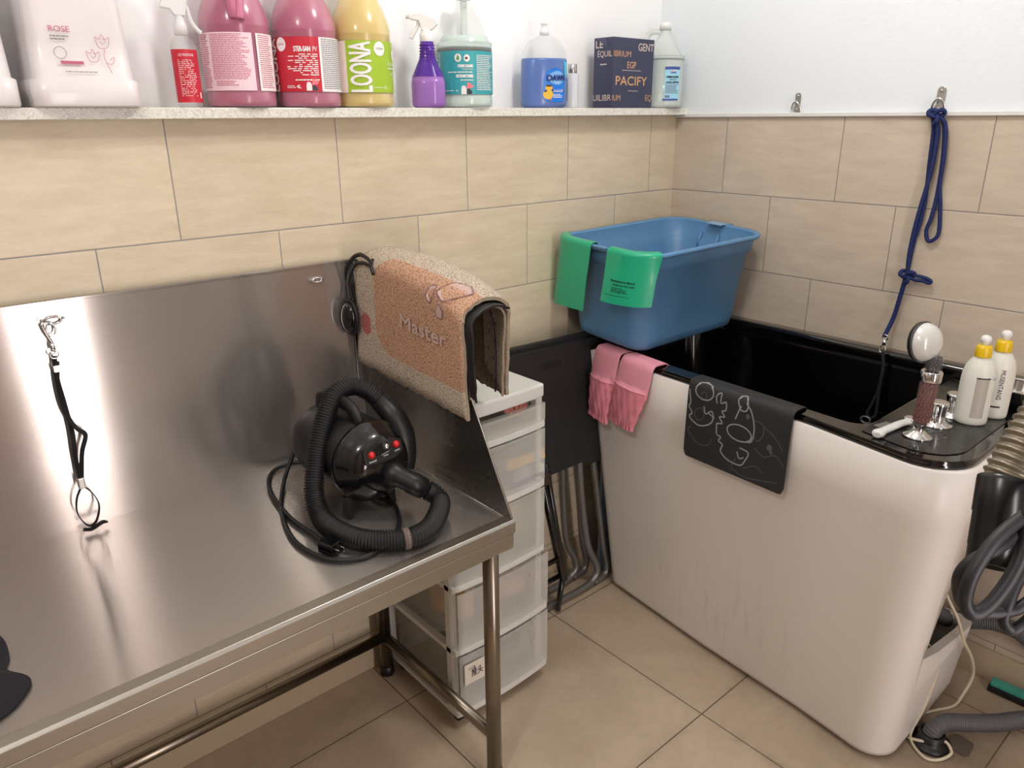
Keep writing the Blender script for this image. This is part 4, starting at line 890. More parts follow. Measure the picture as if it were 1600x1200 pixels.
b = sm(); b.lathe([(.0215, .134), (.0222, .136), (.0222, .156), (.0205, .158)], 32, T_); b.build('collar', CHROME, t)
b = sm(); b.lathe([(.0185, .156), (.0185, .194), (.019, .200), (.012, .204)], 32, T_); b.build('bead_chamber', GLASSY, t)
o = beads(.163, .192, .0155, .0036).build('grey_beads', BEADG, t); o['kind'] = 'stuff'
hd = Vector((-.549, -1.138, 1.130)); nf = Vector((.25, .95, -.15)).normalized(); q = nf.to_track_quat('Z', 'Y').to_matrix().to_4x4(); TH = Matrix.Translation(hd) @ q @ Matrix.Scale(1.16, 4)
b = sm(); b.lathe([(.0001, -.018), (.018, -.0165), (.030, -.010), (.0365, .002), (.0375, .008)], 36, TH, cap0=False, cap1=False); b.build('head_shell', mat('pearl_chrome_plastic', (226, 226, 220), .22, .12, coat=.4), t)
b = sm(); b.lathe([(.0385, .006), (.0400, .010), (.0385, .016), (.030, .018), (.0001, .019)], 36, TH, cap1=False); b.build('spray_plate', BLK_MATTE, t)
b = sm(); ring = [TH @ Vector((.039 * math.cos(q_), .039 * math.sin(q_), .007)) for q_ in [2 * PI * i / 36 for i in range(36)]]; b.tube(ring, .0022, 8, closed=True); b.build('head_rim', GLASSY, t)

# soft comb
t = thing('pet_comb', 'small white handled comb lying on the tub deck beside the shower head', 'comb', (-.49, -1.115, .9087))
M_ = Matrix.Translation((-.555, -1.098, .9087)) @ Matrix.Rotation(math.radians(-14), 4, 'Z')
b = sm(); P = spline([(-.070, -.012, .007), (-.052, -.006, .008), (-.015, .000, .008), (.03, .006, .008), (.065, .008, .007)], 6); b.tube([M_ @ p for p in P], lambda i: .0062 + .0035 * math.sin(min(1, i / 8) * PI * .9), 12, flat=1.5); b.build('comb_handle', WCAP, t)
b = MB(); b.box((-.022, .004, .003), (.022, .012, .008), M_)
for k in range(22): b.box((-.021 + k * .002, .012, .004), (-.0202 + k * .002, .034, .0062), M_)
b.build('comb_teeth', mat('pale_metal', (200, 198, 196), .3, .6), t)

# shampoo squeeze bottles
HDPE = mat('milky_bottle_plastic', (226, 226, 216), .38, sss=.2, var=.02); YCAP = mat('yellow_cap_plastic', (236, 196, 20), .35, coat=.2); LGREY = mat('label_warm_grey', (176, 170, 158), .4, var=.01)
def shampoo(x, y, label, face, extra):
    t = thing('shampoo_bottle', label, 'bottle', (x, y, .9087), facing(x, y, face), 'milky shampoo bottles on the tub deck')
    b = lm(True); b.lathe([(.031, 0), (.0345, .003), (.0355, .010), (.0355, .102), (.0345, .122), (.030, .142), (.022, .156), (.016, .163), (.0155, .167)], 36, None, 1, .82); b.build('bottle_body', HDPE, t)
    b = lm(True); b.lathe([(.0175, .164), (.0180, .166), (.0172, .184), (.015, .190), (.009, .192)], 28); b.build('cap', YCAP, t, label='yellow flip cap')
    b = lm(True); b.lathe([(.008, .190), (.0078, .197), (.0115, .201), (.0115, .208), (.008, .213), (.002, .215)], 20); b.build('push_tip', WCAP, t, label='white push tip')
    M0 = cylmap(.0355, 0, -PI / 2, sy=.82)
    for nm, m, fn in extra(M0): b = lm(); fn(b); b.build(nm, m, t)
    return t
shampoo(-.365, -1.196, 'nearer milky shampoo bottle with a grey panel label and yellow cap', 8, lambda M: [('label_panel', LGREY, lambda b: m_patch(b, M, -.006, .022, .020, .116)), ('label_edge', INKK, lambda b: m_patch(b, M, -.006, .024, .116, .119, off=.0005)), ('small_print', INKG, lambda b: m_lines(b, M, .030, .046, .118, .112, 2))])
shampoo(-.284, -1.213, 'farther milky shampoo bottle with lettering running down its side', 0, lambda M: [('side_lettering', INKK, lambda b: (b.add([M(.006 + y_, .124 - x_, .001) for x_, y_ in [(v[0] * .073 / text_geo('MUSENTANG')[2], v[1] * .010 / .7) for v in text_geo('MUSENTANG')[0]]], text_geo('MUSENTANG')[1]), m_disc(b, M, .014, .054, .0012, .0012), m_patch(b, M, -.004, .018, .030, .034, 4), m_text(b, M, '500', -.010, .040, .0035, off=.0008)))])
# steel bowl
t = thing('steel_bowl', 'steel bowl at the right edge of the photo behind the shampoo bottles', 'bowl', (-.175, -1.228, .9087))
b = sm(); T_ = Matrix.Translation((-.175, -1.228, .9087)); b.lathe([(.030, 0), (.040, .004), (.052, .03), (.058, .052), (.0595, .054), (.0565, .053), (.050, .03), (.038, .006), (.001, .005)], 40, T_, cap1=False); b.build('bowl_body', BLK_GLOSS, t)
b = sm(); b.lathe([(.0575, .050), (.0615, .0545), (.0585, .058), (.0550, .0545)], 40, T_, cap0=False, cap1=False); b.mi = 0; b.lathe([(.0558, .052), (.0495, .030), (.0375, .008), (.001, .0065)], 40, T_, cap0=False, cap1=False); b.build('steel_rim', CHROME, t)

# ------------------------------------------------------------------ things hanging on the tub rim
def sheet(name, M, nu, nv, th, m, parent=None, local=False):
    A = [[M(i / nu, j / nv, 0) for j in range(nv + 1)] for i in range(nu + 1)]; B_ = [[M(i / nu, j / nv, th) for j in range(nv + 1)] for i in range(nu + 1)]
    b = lm(True) if local else sm(); b.grid(A); b.grid(B_)
    per = [(i, 0) for i in range(nu)] + [(nu, j) for j in range(nv)] + [(i, nv) for i in range(nu, 0, -1)] + [(0, j) for j in range(nv, 0, -1)]
    n = len(per); b.smooth = False; b.add([A[i][j] for i, j in per] + [B_[i][j] for i, j in per], [(k, (k + 1) % n, n + (k + 1) % n, n + k) for k in range(n)])
    return b.build(name, m, parent)
def arcpath(path):
    L_ = [0]
    for a, c in zip(path, path[1:]): L_.append(L_[-1] + math.hypot(c[0] - a[0], c[1] - a[1]))
    def f(s_):
        s_ = max(0, min(L_[-1] - 1e-7, s_))
        for k in range(len(path) - 1):
            if s_ <= L_[k + 1]:
                q = (s_ - L_[k]) / (L_[k + 1] - L_[k]); a, c = path[k], path[k + 1]; d = (L_[k + 1] - L_[k]); return (a[0] + (c[0] - a[0]) * q, a[1] + (c[1] - a[1]) * q, -(c[1] - a[1]) / d, (c[0] - a[0]) / d)
    return f, L_[-1]
def rimx(y): return (-.542 + (y + .14) * .136 if y > -.456 else -.585 + (y + .456) * .058) if y > -.92 else -.612 + (y + .92) * .18
pf, PL = arcpath([(-.048, .868), (-.046, .898), (-.038, .9075), (-.020, .909), (.006, .909), (.013, .905), (.016, .896), (.018, .88), (.020, .79), (.021, .685)])
def MT(u, v, o):   # u 0..1 along, v arc length in metres
    y = -.567 - .325 * u - .012 * (v / .3) * 0; d, z, nx, nz = pf(v); lift = .0022 + o
    return (rimx(y) - d - nx * lift * 1.0, y, z + nz * lift + (0.0 - .0) * u)
bm_ = thing('rubber_mat', 'black rubber mat with grey line doodles hanging over the tub rim', 'mat', (-.62, -.73, .68))
def MTs(u, v, o):
    vv = PL * v; corner = max(0, abs(u - .5) - .46) / .04; vv = min(vv, PL - .018 * (1 - math.sqrt(max(0, 1 - corner * corner)))); return MT(u, vv, o)
sheet('mat_sheet', MTs, 50, 44, .0028, mat('charcoal_rubber', (40, 41, 43), .6, bump=.2, bs=300), bm_)
DG = mat('grey_line_print', (150, 152, 154), .6, var=.02); DG2 = mat('dim_line_print', (86, 88, 90), .6, var=.02)
MU = lambda u, v, o: MT(u / .325, PL - v, .0028 + o)     # u along metres, v up from lower edge
b = MB(); w_ = .0038
def rb(pts, close=False, m=0): b.mi = m; m_ribbon(b, MU, pts, w_ if m == 0 else .0024, .0006, close)
rb([(.055 + .030 * math.cos(q), .205 + .022 * math.sin(q)) for q in [2 * PI * i / 10 for i in range(10)]], True); rb([(.055 + .009 * math.cos(q), .195 + .010 * math.sin(q)) for q in [2 * PI * i / 8 for i in range(8)]], True, 1)
rb([(.005, .20), (.012, .165), (.008, .15), (.020, .135), (.012, .12), (.045, .105), (.080, .118), (.092, .140), (.075, .150)]); rb([(.058, .165), (.066, .145), (.085, .158), (.094, .140)])
rb([(.03, .13), (.035, .15), (.055, .155), (.06, .135), (.045, .12)], True, 1); rb([(.015, .075), (.03, .06), (.06, .05), (.088, .062), (.092, .08)], False, 1); rb([(.02, .095), (.01, .08), (.022, .07)], False, 1)
rb([(.100, .185), (.096, .205), (.110, .215), (.112, .19), (.128, .196), (.130, .175), (.118, .168), (.128, .155), (.112, .15), (.122, .135), (.106, .13)]); 
rb([(.105, .13), (.108, .10), (.122, .095), (.116, .082), (.130, .075), (.126, .055), (.150, .038), (.190, .036), (.205, .055), (.212, .080), (.185, .085)])
rb([(.178 + .038 * math.cos(q), .125 + .022 * math.sin(q)) for q in [2 * PI * i / 12 for i in range(12)]], True); rb([(.172, .195), (.165, .215), (.185, .225), (.196, .205), (.190, .190), (.174, .19)], True)
rb([(.190, .212), (.210, .19), (.222, .15), (.218, .115), (.205, .108)]); rb([(.162, .16), (.17, .185), (.176, .20)]); rb([(.178, .072), (.186, .055), (.20, .062)], False)
rb([(.222, .175), (.245, .170), (.25, .145), (.235, .12), (.222, .13)], False, 1); rb([(.175, .05), (.168, .02), (.21, .008), (.27, .02), (.305, .028)], False, 1); rb([(.23, .10), (.26, .085), (.29, .10), (.318, .08)], False, 1); rb([(.20, .03), (.235, .05), (.26, .04)], False, 1); rb([(.25, .165), (.28, .15), (.31, .12)], False, 1)
b.mi = 1; m_disc(b, MU, .272, .115, .008, .009, .0006); m_disc(b, MU, .199, .178, .006, .007, .0006); m_disc(b, MU, .278, .104, .005, .005, .0006); b.build('line_print', [DG, DG2], bm_)

PINKC = mat('pink_ribbed_cloth', (244, 164, 182), .85, bump=.6, bs=260); PINKD = mat('pink_puffed_cloth', (240, 146, 162), .8, bump=.5, bs=320)
pf2, PL2 = arcpath([(-.046, .870), (-.044, .898), (-.036, .908), (-.020, .9095), (.006, .9095), (.013, .906), (.017, .896), (.020, .86), (.024, .79), (.026, .72), (.026, .60)])
def pink(label, yt0, yt1, ym0, ym1, yb0, yb1, zb0, zb1):
    t = thing('pink_sleeve', label, 'sleeve', (-.59, (yt0 + yt1) / 2, .64), group='pink elasticated sleeves over the tub rim')
    seam = .165
    def M(u, v, o, puff=0):
        end = .06 + (.909 - (zb0 + (zb1 - zb0) * u)); s_ = end * v; k = min(1, max(0, (s_ - .06) / (end - .06)))
        if k < .5: a0 = yt0 + (ym0 - yt0) * k * 2; a1 = yt1 + (ym1 - yt1) * k * 2
        else: a0 = ym0 + (yb0 - ym0) * (k - .5) * 2; a1 = ym1 + (yb1 - ym1) * (k - .5) * 2
        y = a0 + (a1 - a0) * u + .0015 * math.sin(k * 40 + u * 3) * (k > .5); d, z, nx, nz = pf2(s_)
        pu = 0
        if k > 0: pu = (.004 + (.014 if k > .45 else .005) * math.sin(min(1, k / .45) * PI / 2)) * math.sin(PI * min(1, max(0, u))) ** .6 * math.sin(PI * min(1, .08 + k * .90)) ** .5
        if k > .93: pu += .003 * math.sin(u * 55)
        if k > .42: pu += .0013 * math.sin(u * 15 + k * 9) + .0006 * math.sin(u * 31 - k * 22)
        return (rimx(y) - d - nx * (.0022 + o) - pu * (1 if o > 0 else .25), y, z + nz * (.0022 + o))
    sheet('cuff', lambda u, v, o: M(u, v * .56, o), 26, 24, .0035, PINKC, t); sheet('puffed_sleeve', lambda u, v, o: M(u, .555 + v * .445, o), 34, 30, .0045, PINKD, t)
    rows = []
    for i in range(60):
        u = i / 59; rows.append(Vector(M(u, .56, .005)) + Vector((-.0006, 0, .0012 * math.sin(i * 1.9))))
    b = sm(); b.tube(rows, .0014, 6); b.build('gathered_seam', PINKC, t)
    return t
pink('pink gathered sleeve hanging on the tub rim, the one nearer the folding table', -.176, -.288, -.155, -.272, -.158, -.245, .650, .640)
pink('pink gathered sleeve hanging on the tub rim, the one nearer the black mat', -.302, -.437, -.272, -.415, -.258, -.362, .665, .655)

# ------------------------------------------------------------------ blue storage bin
bt = MatB = Matrix.Translation((-.33, -.227, 1.249)) @ Matrix.Rotation(-.044, 4, 'Z') @ Matrix.Rotation(.053, 4, 'X') @ Matrix.Rotation(-.024, 4, 'Y')
bn = thing('storage_bin', 'blue plastic storage bin balanced on the corner of the tub', 'bin', rot=bt)
BLUEP = mat('blue_bin_plastic', (96, 146, 190), .38, bump=.05, bs=60)
def rl(L_, W_, r, z, dx=0, dy=0): return [(x + dx, y + dy, z) for x, y in roundpoly([(-L_ / 2, -W_ / 2), (L_ / 2, -W_ / 2), (L_ / 2, W_ / 2), (-L_ / 2, W_ / 2)], r, 9)]
H_ = -.312
b = lm(True); o_ = [rl(.560, .368, .075, -.010), rl(.590, .398, .093, -.012), rl(.595, .403, .095, -.006), rl(.592, .400, .093, 0), rl(.570, .378, .083, .001), rl(.558, .366, .076, -.004)]
b.loft(o_, False, False)
b.loft([rl(.558, .366, .076, -.004), rl(.548, .356, .072, -.050), rl(.520, .328, .070, -.066), rl(.478, .300, .062, H_ + .03), rl(.466, .288, .055, H_ + .012), rl(.44, .262, .045, H_ + .006)], False, True)
b.loft([rl(.560, .368, .075, -.010), rl(.554, .362, .074, -.052), rl(.532, .340, .072, -.058), rl(.484, .306, .064, H_ + .035), rl(.474, .296, .058, H_ + .010), rl(.45, .272, .045, H_)], False, True)
b.build('bin_body', BLUEP, bn)
for sx in (-1, 1):
    b = lm(); b.box((sx * .2965 - .007, -.045, -.004), (sx * .2965 + .007, .045, .0035)); b.build('handle_lip', BLUEP, bn, bevel=.003)
b = lm(True)
for y in (-.012, .06): b.tube([(.273, y, -.035), (.262, y, -.065), (.262, y, -.09)], .006, 8)
b.build('inner_rib', BLUEP, bn)
b = lm(); b.box((.255, -.03, .0), (.29, .03, .004)); b.build('bin_clip', mat('pale_blue_plastic', (150, 186, 214), .35), bn, bevel=.001)
# green sheets: walk along the rim outline
per = [Vector((x, y)) for x, y in roundpoly([(-.2975, -.2015), (.2975, -.2015), (.2975, .2015), (-.2975, .2015)], .095, 12)]
per = per[3 * 13:] + per[:13]      # back-left corner -> front-left corner, then on
per2 = [per[0]]; 
for p in per[1:]: per2.append(p)
plen = [0]
for a, c in zip(per2, per2[1:]): plen.append(plen[-1] + (c - a).length)
def perim(s_):
    for k in range(len(per2) - 1):
        if s_ <= plen[k + 1] or k == len(per2) - 2:
            q = (s_ - plen[k]) / (plen[k + 1] - plen[k]); d = (per2[k + 1] - per2[k]).normalized(); return per2[k] + (per2[k + 1] - per2[k]) * q, Vector((d.y, -d.x))
GREEN = mat('green_latex', (30, 178, 134), .32, coat=.15, var=.05)
def green(label, s0, s1, drop0, drop1, flare, txt=False, nm='latex_band'):
    t = thing(nm, label, 'exercise band', rot=bt, group='green latex bands over the bin rim')
    p0, n0 = perim(s0); p1, n1 = perim(s1); ch = (p1 - p0); nn = Vector((ch.y, -ch.x)).normalized()
    if nn.dot(n0 + n1) < 0: nn = -nn
    def M(u, v, o):
        p, n_ = perim(s0 + (s1 - s0) * u); n_ = n_ if n_.dot(nn) > 0 else -n_; drop = drop0 + (drop1 - drop0) * u; Lt = .055 + drop; s_ = Lt * v
        e = .0035 + o
        if s_ < .045: q = p - n_ * (.045 - s_ - 0.0) * .62; zz = .004 + e * .9 - max(0, .018 - s_) * 1.2; return tuple((q.x, q.y, zz))
        s2 = s_ - .045
        if s2 < .012: a = s2 / .012 * PI / 2; q = p + n_ * (math.sin(a) * .006 + e * math.sin(a)); return (q.x, q.y, .0035 * math.cos(a) + e * math.cos(a) - .002 * math.sin(a))
        k = (s2 - .012) / (drop); f = min(1, k * 2.2); qc = p0 + ch * u; curve = (p + n_ * (.006 + e)); flat = qc + nn * (max(0, (p - qc).dot(nn)) * .85 + .008 + e + flare * k)
        q = curve * (1 - f * .7) + flat * (f * .7); q = q + ch.normalized() * (-.012 * k) ; wv = .003 * math.sin(u * 5.5 + 1) * k + .0015 * math.sin(u * 11) * k
        return (q.x + nn.x * wv, q.y + nn.y * wv, -.002 - (s2 - .012))
    sheet('band', M, 30, 40, .0012, GREEN, t, True)
    if txt:
        TM = lambda u, v, o: M(u, 1 - v, .0012 + o)
        b = lm(); sc_ = .1
        def T2(u, v, o): return TM(u / .115, v / (.055 + drop0), o)
        m_text(b, T2, 'Resistance Band', .020, .066, .0062, width=.055, off=.0008, bold=.0003); m_text(b, T2, 'TRAIN AS YOU CAN', .026, .055, .005, width=.050, off=.0008, bold=.0002); m_lines(b, T2, .024, .070, .049, .033, 4, off=.0008, ragged=.4, word=.008); m_lines(b, T2, .012, .068, .026, .023, 1, off=.0008, ragged=0)
        b.build('band_print', INKK, t)
green('green latex band draped over the far left corner of the blue bin rim', .055, .243, .215, .205, .012)
green('green latex band with black print on the near left corner of the blue bin rim', .312, .478, .150, .150, .010, True)
# ------------------------------------------------------------------ drawer tower
X0, X1, Y0, Y1 = -1.322, -.985, -.385, -.035
tw = thing('drawer_tower', 'white plastic tower with five clear drawers on castors beside the steel table', 'drawer tower', ((X0 + X1) / 2, (Y0 + Y1) / 2, 0))
WP = mat('white_furniture_plastic', (226, 226, 222), .38, coat=.1); FROST = clearmat('frosted_clear_plastic', (222, 222, 214), .22, .3); FRONT = clearmat('clear_drawer_plastic', (240, 240, 234), .31, .15)
def bowed(mb, x0, x1, y, ybk, z0, z1, bow):
    n = 14; top = [(x0 + (x1 - x0) * i / n, y - bow * math.sin(PI * i / n) ** .7) for i in range(n + 1)]; poly = [(x0, ybk)] + top + [(x1, ybk)]
    mb.prism(poly, lambda a, c, d: (a, c, d), z0, z1)
b = MB(); bowed(b, X0 + .005, X1 - .008, Y0 + .004, Y1, .905, .943, .008); b.build('top_cover', WP, tw, bevel=.006)
b = MB(); b.prism(roundpoly([(-1.19, -.235), (-1.06, -.235), (-1.06, -.175), (-1.19, -.175)], .01, 4), lambda a, c, d: (a, c, d), .9432, .9445); b.build('carry_recess', mat('recess_grey', (196, 198, 198), .45), tw)
zsh = [.052, .256, .451, .656, .832]     # shelf frame heights
for k, z in enumerate(zsh):
    g = .006 if k < 2 else 0
    b = MB(); bowed(b, X0 - g * .0, X1 - .008 + g + (.002 if k < 2 else 0), Y0 - g, Y0 + .045, z - .012, z + .008, .010)
    b.box((X0, Y0 + .04, z - .010), (X0 + .022, Y1, z + .004)); b.box((X1 - .030, Y0 + .04, z - .010), (X1 - .008, Y1, z + .004)); b.box((X0, Y1 - .02, z - .010), (X1 - .008, Y1, z + .004)); b.build('shelf_frame', WP, tw, bevel=.003)
for x in (X0, X1 - .030):
    for y in (Y0 + .012, Y1 - .024):
        b = MB(); b.box((x, y, .06), (x + .022, y + .024, .906)); b.build('corner_post', WP, tw, bevel=.003)
tops = zsh[1:] + [.905]
for k in range(5):
    z0 = zsh[k] + .010; z1 = tops[k] - .014; g = .008 if k < 2 else 0.0; xa, xb = X0 + .010, X1 - .010 + g
    d = MB(); n = 14; pts = [(xa + (xb - xa) * i / n, Y0 - g - .002 - .010 * math.sin(PI * i / n) ** .7) for i in range(n + 1)]
    d.grid([[(x, y, z0), (x, y, z1)] for x, y in pts]); d.grid([[(x, y + .002, z0), (x, y + .002, z1)] for x, y in pts]); d.add([(pts[0][0], pts[0][1], z0), (pts[0][0], pts[0][1], z1), (pts[0][0], pts[0][1] + .03, z1), (pts[0][0], pts[0][1] + .03, z0)], [(0, 1, 2, 3)]); d.add([(pts[-1][0], pts[-1][1], z0), (pts[-1][0], pts[-1][1], z1), (pts[-1][0], pts[-1][1] + .03, z1), (pts[-1][0], pts[-1][1] + .03, z0)], [(0, 1, 2, 3)])
    dr_ = d.build('drawer', FRONT, tw, recalc=False)
    s_ = MB(); s_.box((xa + .016, Y0 + .01, z0), (xb - .018, Y1 - .03, z0 + .002)); s_.box((xa + .016, Y0 + .01, z0), (xa + .018, Y1 - .03, z1 - .008)); s_.box((xb - .020, Y0 + .01, z0), (xb - .018, Y1 - .03, z1 - .008)); s_.box((xa + .016, Y1 - .032, z0), (xb - .018, Y1 - .03, z1 - .008)); s_.build('drawer_tray', FROST, dr_)
    s_ = MB(); bowed(s_, xa + .03, xb - .03, Y0 - g - .004, Y0 - g + .008, z1 - .008, z1, .012); s_.build('finger_lip', FROST, dr_, bevel=.002)
for x in (X0 + .03, X1 - .04):
    for y in (Y0 + .03, Y1 - .04):
        b = sm(); b.tube([(x - .009, y, .0185), (x + .009, y, .0185)], .0182, 20); b.tube([(x, y, .03), (x, y, .044)], .008, 10); b.build('castor', BLK_MATTE, tw)
b = MB(); PL_ = lambda u, v, o: (-1.303 + u, Y0 - .0185 - u * .05 - o, .150 + v)
b.prism([(0, 0), (.066, 0), (.066, .066), (0, .066)], lambda a, c, d: PL_(a, c, d), 0, .0006); b.mi = 1
m_text(b, PL_, '\u63a8\u5934', .022, .022, .020, width=.038, off=.0012, bold=.0003); m_text(b, PL_, '\u5c0f\u5de5\u5177', .012, .046, .007, width=.024, off=.0012)
b.build('paper_label', [mat('paper_white', (226, 218, 204), .7, var=.02), INKK], tw)
# drawer contents
def blob(name, label, cat, c, s, m, seed, group=None, rough=.25, n=10):
    random.seed(seed); b = sm(); b.ball((0, 0, 0), 1, n)
    ph = [random.uniform(0, 6) for _ in range(6)]
    b.v = [(c[0] + x * s[0] * (1 + rough * math.sin(4 * y + ph[0]) * math.sin(3 * z + ph[1])), c[1] + y * s[1] * (1 + rough * math.sin(3 * x + ph[2])), c[2] + z * s[2] * (1 + rough * math.sin(5 * x + ph[3]) * .6)) for x, y, z in b.v]
    return tag(b.build(name, m), label, cat, group)
t = thing('pink_bow', 'pink folded bow inside the shallow top drawer', 'bow', (-1.05, -.33, .845))
b = sm()
for k in range(5): a = -.9 + k * .45; b.tube(spline([(-1.05, -.33, .850), (-1.05 + .035 * math.sin(a), -.335, .870), (-1.05 + .05 * math.sin(a), -.33, .885 - abs(a) * .01), (-1.05 + .03 * math.sin(a) + .01, -.325, .866), (-1.05, -.33, .850)], 5), .0075, 8, flat=.4)
b.build('bow_loops', mat('pink_plastic', (240, 150, 140), .5), t)
pk = thing('product_packet', 'blue and yellow packet behind the second drawer front', 'packet', (-1.02, -.35, .668))
PMp = lambda u, v, o: (-1.105 + u, -.362 + v * .12 - o, .672 + v)
b = MB(); b.prism([(0, 0), (.125, 0), (.125, .046), (0, .046)], lambda a, c, d: PMp(a, c, d), 0, .012); b.build('packet_card', mat('packet_blue', (58, 70, 140), .4), pk)
b = MB(); b.prism([(-.006, .047), (.128, .047), (.128, .072), (-.006, .072)], lambda a, c, d: PMp(a, c, d), 0, .013); b.build('header_strip', mat('packet_yellow', (240, 190, 30), .4), pk)
b = MB(); m_lines(b, PMp, .008, .085, .036, .008, 5, off=.0134); m_lines(b, PMp, .03, .06, .043, .038, 1, off=.0134, ragged=0); m_poly(b, PMp, [(.10, .01), (.12, .01), (.12, .034), (.10, .034)], .0134); b.build('packet_print', INKW, pk)
random.seed(3)
b = sm(); b.tube(spline([(-1.08, -.30, .785), (-1.04, -.31, .768), (-1.01, -.32, .752), (-.995, -.33, .735)], 5), .007, 8, flat=2); tag(b.build('grooming_brush', mat('aqua_plastic', (70, 180, 200), .4)), 'aqua brush handle behind the second drawer front', 'brush')
blob('tool_pouch', 'olive and black pouch at the back of the second drawer', 'pouch', (-1.10, -.20, .715), (.10, .10, .045), mat('olive_cloth', (96, 92, 66), .8), 4)
blob('white_bundle', 'pale bundle inside the third drawer', 'bundle', (-1.11, -.24, .505), (.10, .09, .038), mat('pale_cloth', (206, 204, 190), .8), 5)
blob('towel_roll', 'orange and cream roll inside the fourth drawer', 'towel', (-1.22, -.25, .325), (.06, .09, .055), mat('peach_cloth', (226, 176, 130), .85), 6)
blob('pink_bundle', 'pink and white bundle at the right of the fourth drawer', 'bundle', (-1.07, -.26, .325), (.07, .08, .055), mat('dusty_pink_cloth', (224, 176, 168), .85), 8)
blob('clipper_bag', 'black bag inside the lowest drawer', 'bag', (-1.07, -.24, .130), (.065, .09, .062), BLK_CLOTH, 9)
# black bottles on the tower
for (x, y, h, lab) in [(-1.135, -.185, .295, 'taller black bottle standing on the drawer tower behind the bath mat'), (-1.125, -.075, .270, 'shorter black bottle standing on the drawer tower nearer the wall')]:
    t = thing('black_bottle', lab, 'bottle', (x, y, .9435), group='black bottles on the drawer tower')
    b = lm(True); b.lathe([(.020, 0), (.022, .003), (.022, h - .065), (.020, h - .052), (.013, h - .045)], 24); b.build('bottle_body', BLK_MATTE, t)
    b = lm(True); b.lathe([(.0155, h - .046), (.0160, h - .044), (.0160, h - .004), (.0145, h)], 24); b.build('cap', BLK_GLOSS, t)

# ------------------------------------------------------------------ folded table and stool between tower and tub
ft = thing('folding_table', 'black topped folding table folded flat and leaning on the wall behind the drawer tower', 'folding table', (-.72, -.12, 0))
TPm = mat('black_moulded_plastic', (26, 26, 27), .55, bump=.25, bs=350)
TL = lambda a, c, d: (-.965 + a, -.108 - (.93 - c) * .09 - d, c)
b = MB(); b.prism(roundpoly([(0, .515), (.36, .515), (.392, .495), (.50, .505), (.500, .915), (.47, .923), (0, .935)], [.01, .01, .02, .03, .04, .01, .01], 4), TL, 0, .020); b.build('table_top', TPm, ft, bevel=.005)
b = MB(); b.prism(roundpoly([(.01, .53), (.47, .53), (.47, .930), (.44, .938), (.01, .950)], .02, 4), TL, -.024, -.002); b.build('table_top', TPm, ft, bevel=.005)
b = MB(); b.prism(roundpoly([(.19, .866), (.285, .862), (.285, .884), (.19, .888)], .008, 4), TL, .0195, .0225); b.build('carry_handle', BLK_MATTE, ft, bevel=.001)
b = MB(); b.prism([(.205, .869), (.275, .866), (.275, .880), (.205, .883)], TL, .0225, .0230); b.build('handle_slot', mat('slot_black', (6, 6, 6), .8), ft)
for k, (dy, dx) in enumerate([(0, 0), (.072, -.035)]):
    b = sm(); b.tube(spline([(-.615 + dx, -.150 + dy * .6, .54), (-.590 + dx, -.150 + dy * .8, .34), (-.560 + dx, -.155 + dy, .17), (-.520 + dx, -.165 + dy, .075), (-.535 + dx, -.168 + dy, .030), (-.60 + dx, -.17 + dy, .0145), (-.80, -.165 + dy, .0145), (-.94, -.165 + dy, .0145)], 6), .0125, 14); b.build('leg_frame', GREYTUBE, ft)
    b = sm(); b.tube(spline([(-.540 + dx, -.140 + dy * .6, .53), (-.505 + dx, -.145 + dy * .8, .33), (-.478 + dx, -.155 + dy, .14), (-.466 + dx, -.165 + dy, .06), (-.480 + dx, -.168 + dy, .022), (-.54 + dx, -.17 + dy, .0145)], 6), .0115, 14); b.build('leg_frame', GREYTUBE, ft)
    b = sm(); b.tube([(-.90, -.165 + dy, .001), (-.90, -.165 + dy, .012)], .017, 12); b.build('foot_cap', BLK_RUB, ft)
fs = thing('folding_stool', 'dark folding stool with black legs behind the drawer tower', 'stool', (-.86, -.08, 0))
b = sm(); b.tube([(-.800, -.155, .56), (-.725, -.195, .125)], .012, 10); b.tube([(-.772, -.155, .56), (-.712, -.195, .118)], .010, 10); b.tube([(-.96, -.155, .53), (-.94, -.195, .0105)], .010, 10); b.tube([(-.725, -.195, .13), (-.745, -.195, .0105)], .010, 10); b.build('leg', BLK_GLOSS, fs)
b = sm(); b.tube([(-.96, -.19, .21), (-.735, -.19, .21)], .009, 10); b.tube([(-.96, -.19, .14), (-.735, -.19, .14)], .009, 10); b.build('stretcher', BLK_GLOSS, fs)
b = MB(); b.box((-.955, -.178, .49), (-.77, -.150, .535)); b.build('seat', mat('dark_brown_wood', (66, 44, 34), .5, var=.2), fs, bevel=.006)
# film covered board
fb_ = MB(); fb_.box((-.455, -.118, .002), (-.075, -.108, .76)); o = fb_.build('film_covered_board', mat('blue_film', (146, 160, 186), .35, var=.1)); tag(o, 'pale blue film covered board standing between the tub end and the tiled wall', 'board')
FM = lambda u, v, o: (-.455 + u, -.118 - o, v)
b = MB()
for k in range(4):
    base_ = .12 + k * .16
    vs, f_, wd = text_geo('No'); ang = .6
    b.add([FM(.008 + (x * .03) * math.cos(ang) - y * .03 * math.sin(ang), base_ + x * .03 * math.sin(ang) + y * .03 * math.cos(ang), .0008) for x, y in vs], f_)
p = b.build('film_print', mat('film_print_blue', (84, 104, 156), .4), o)

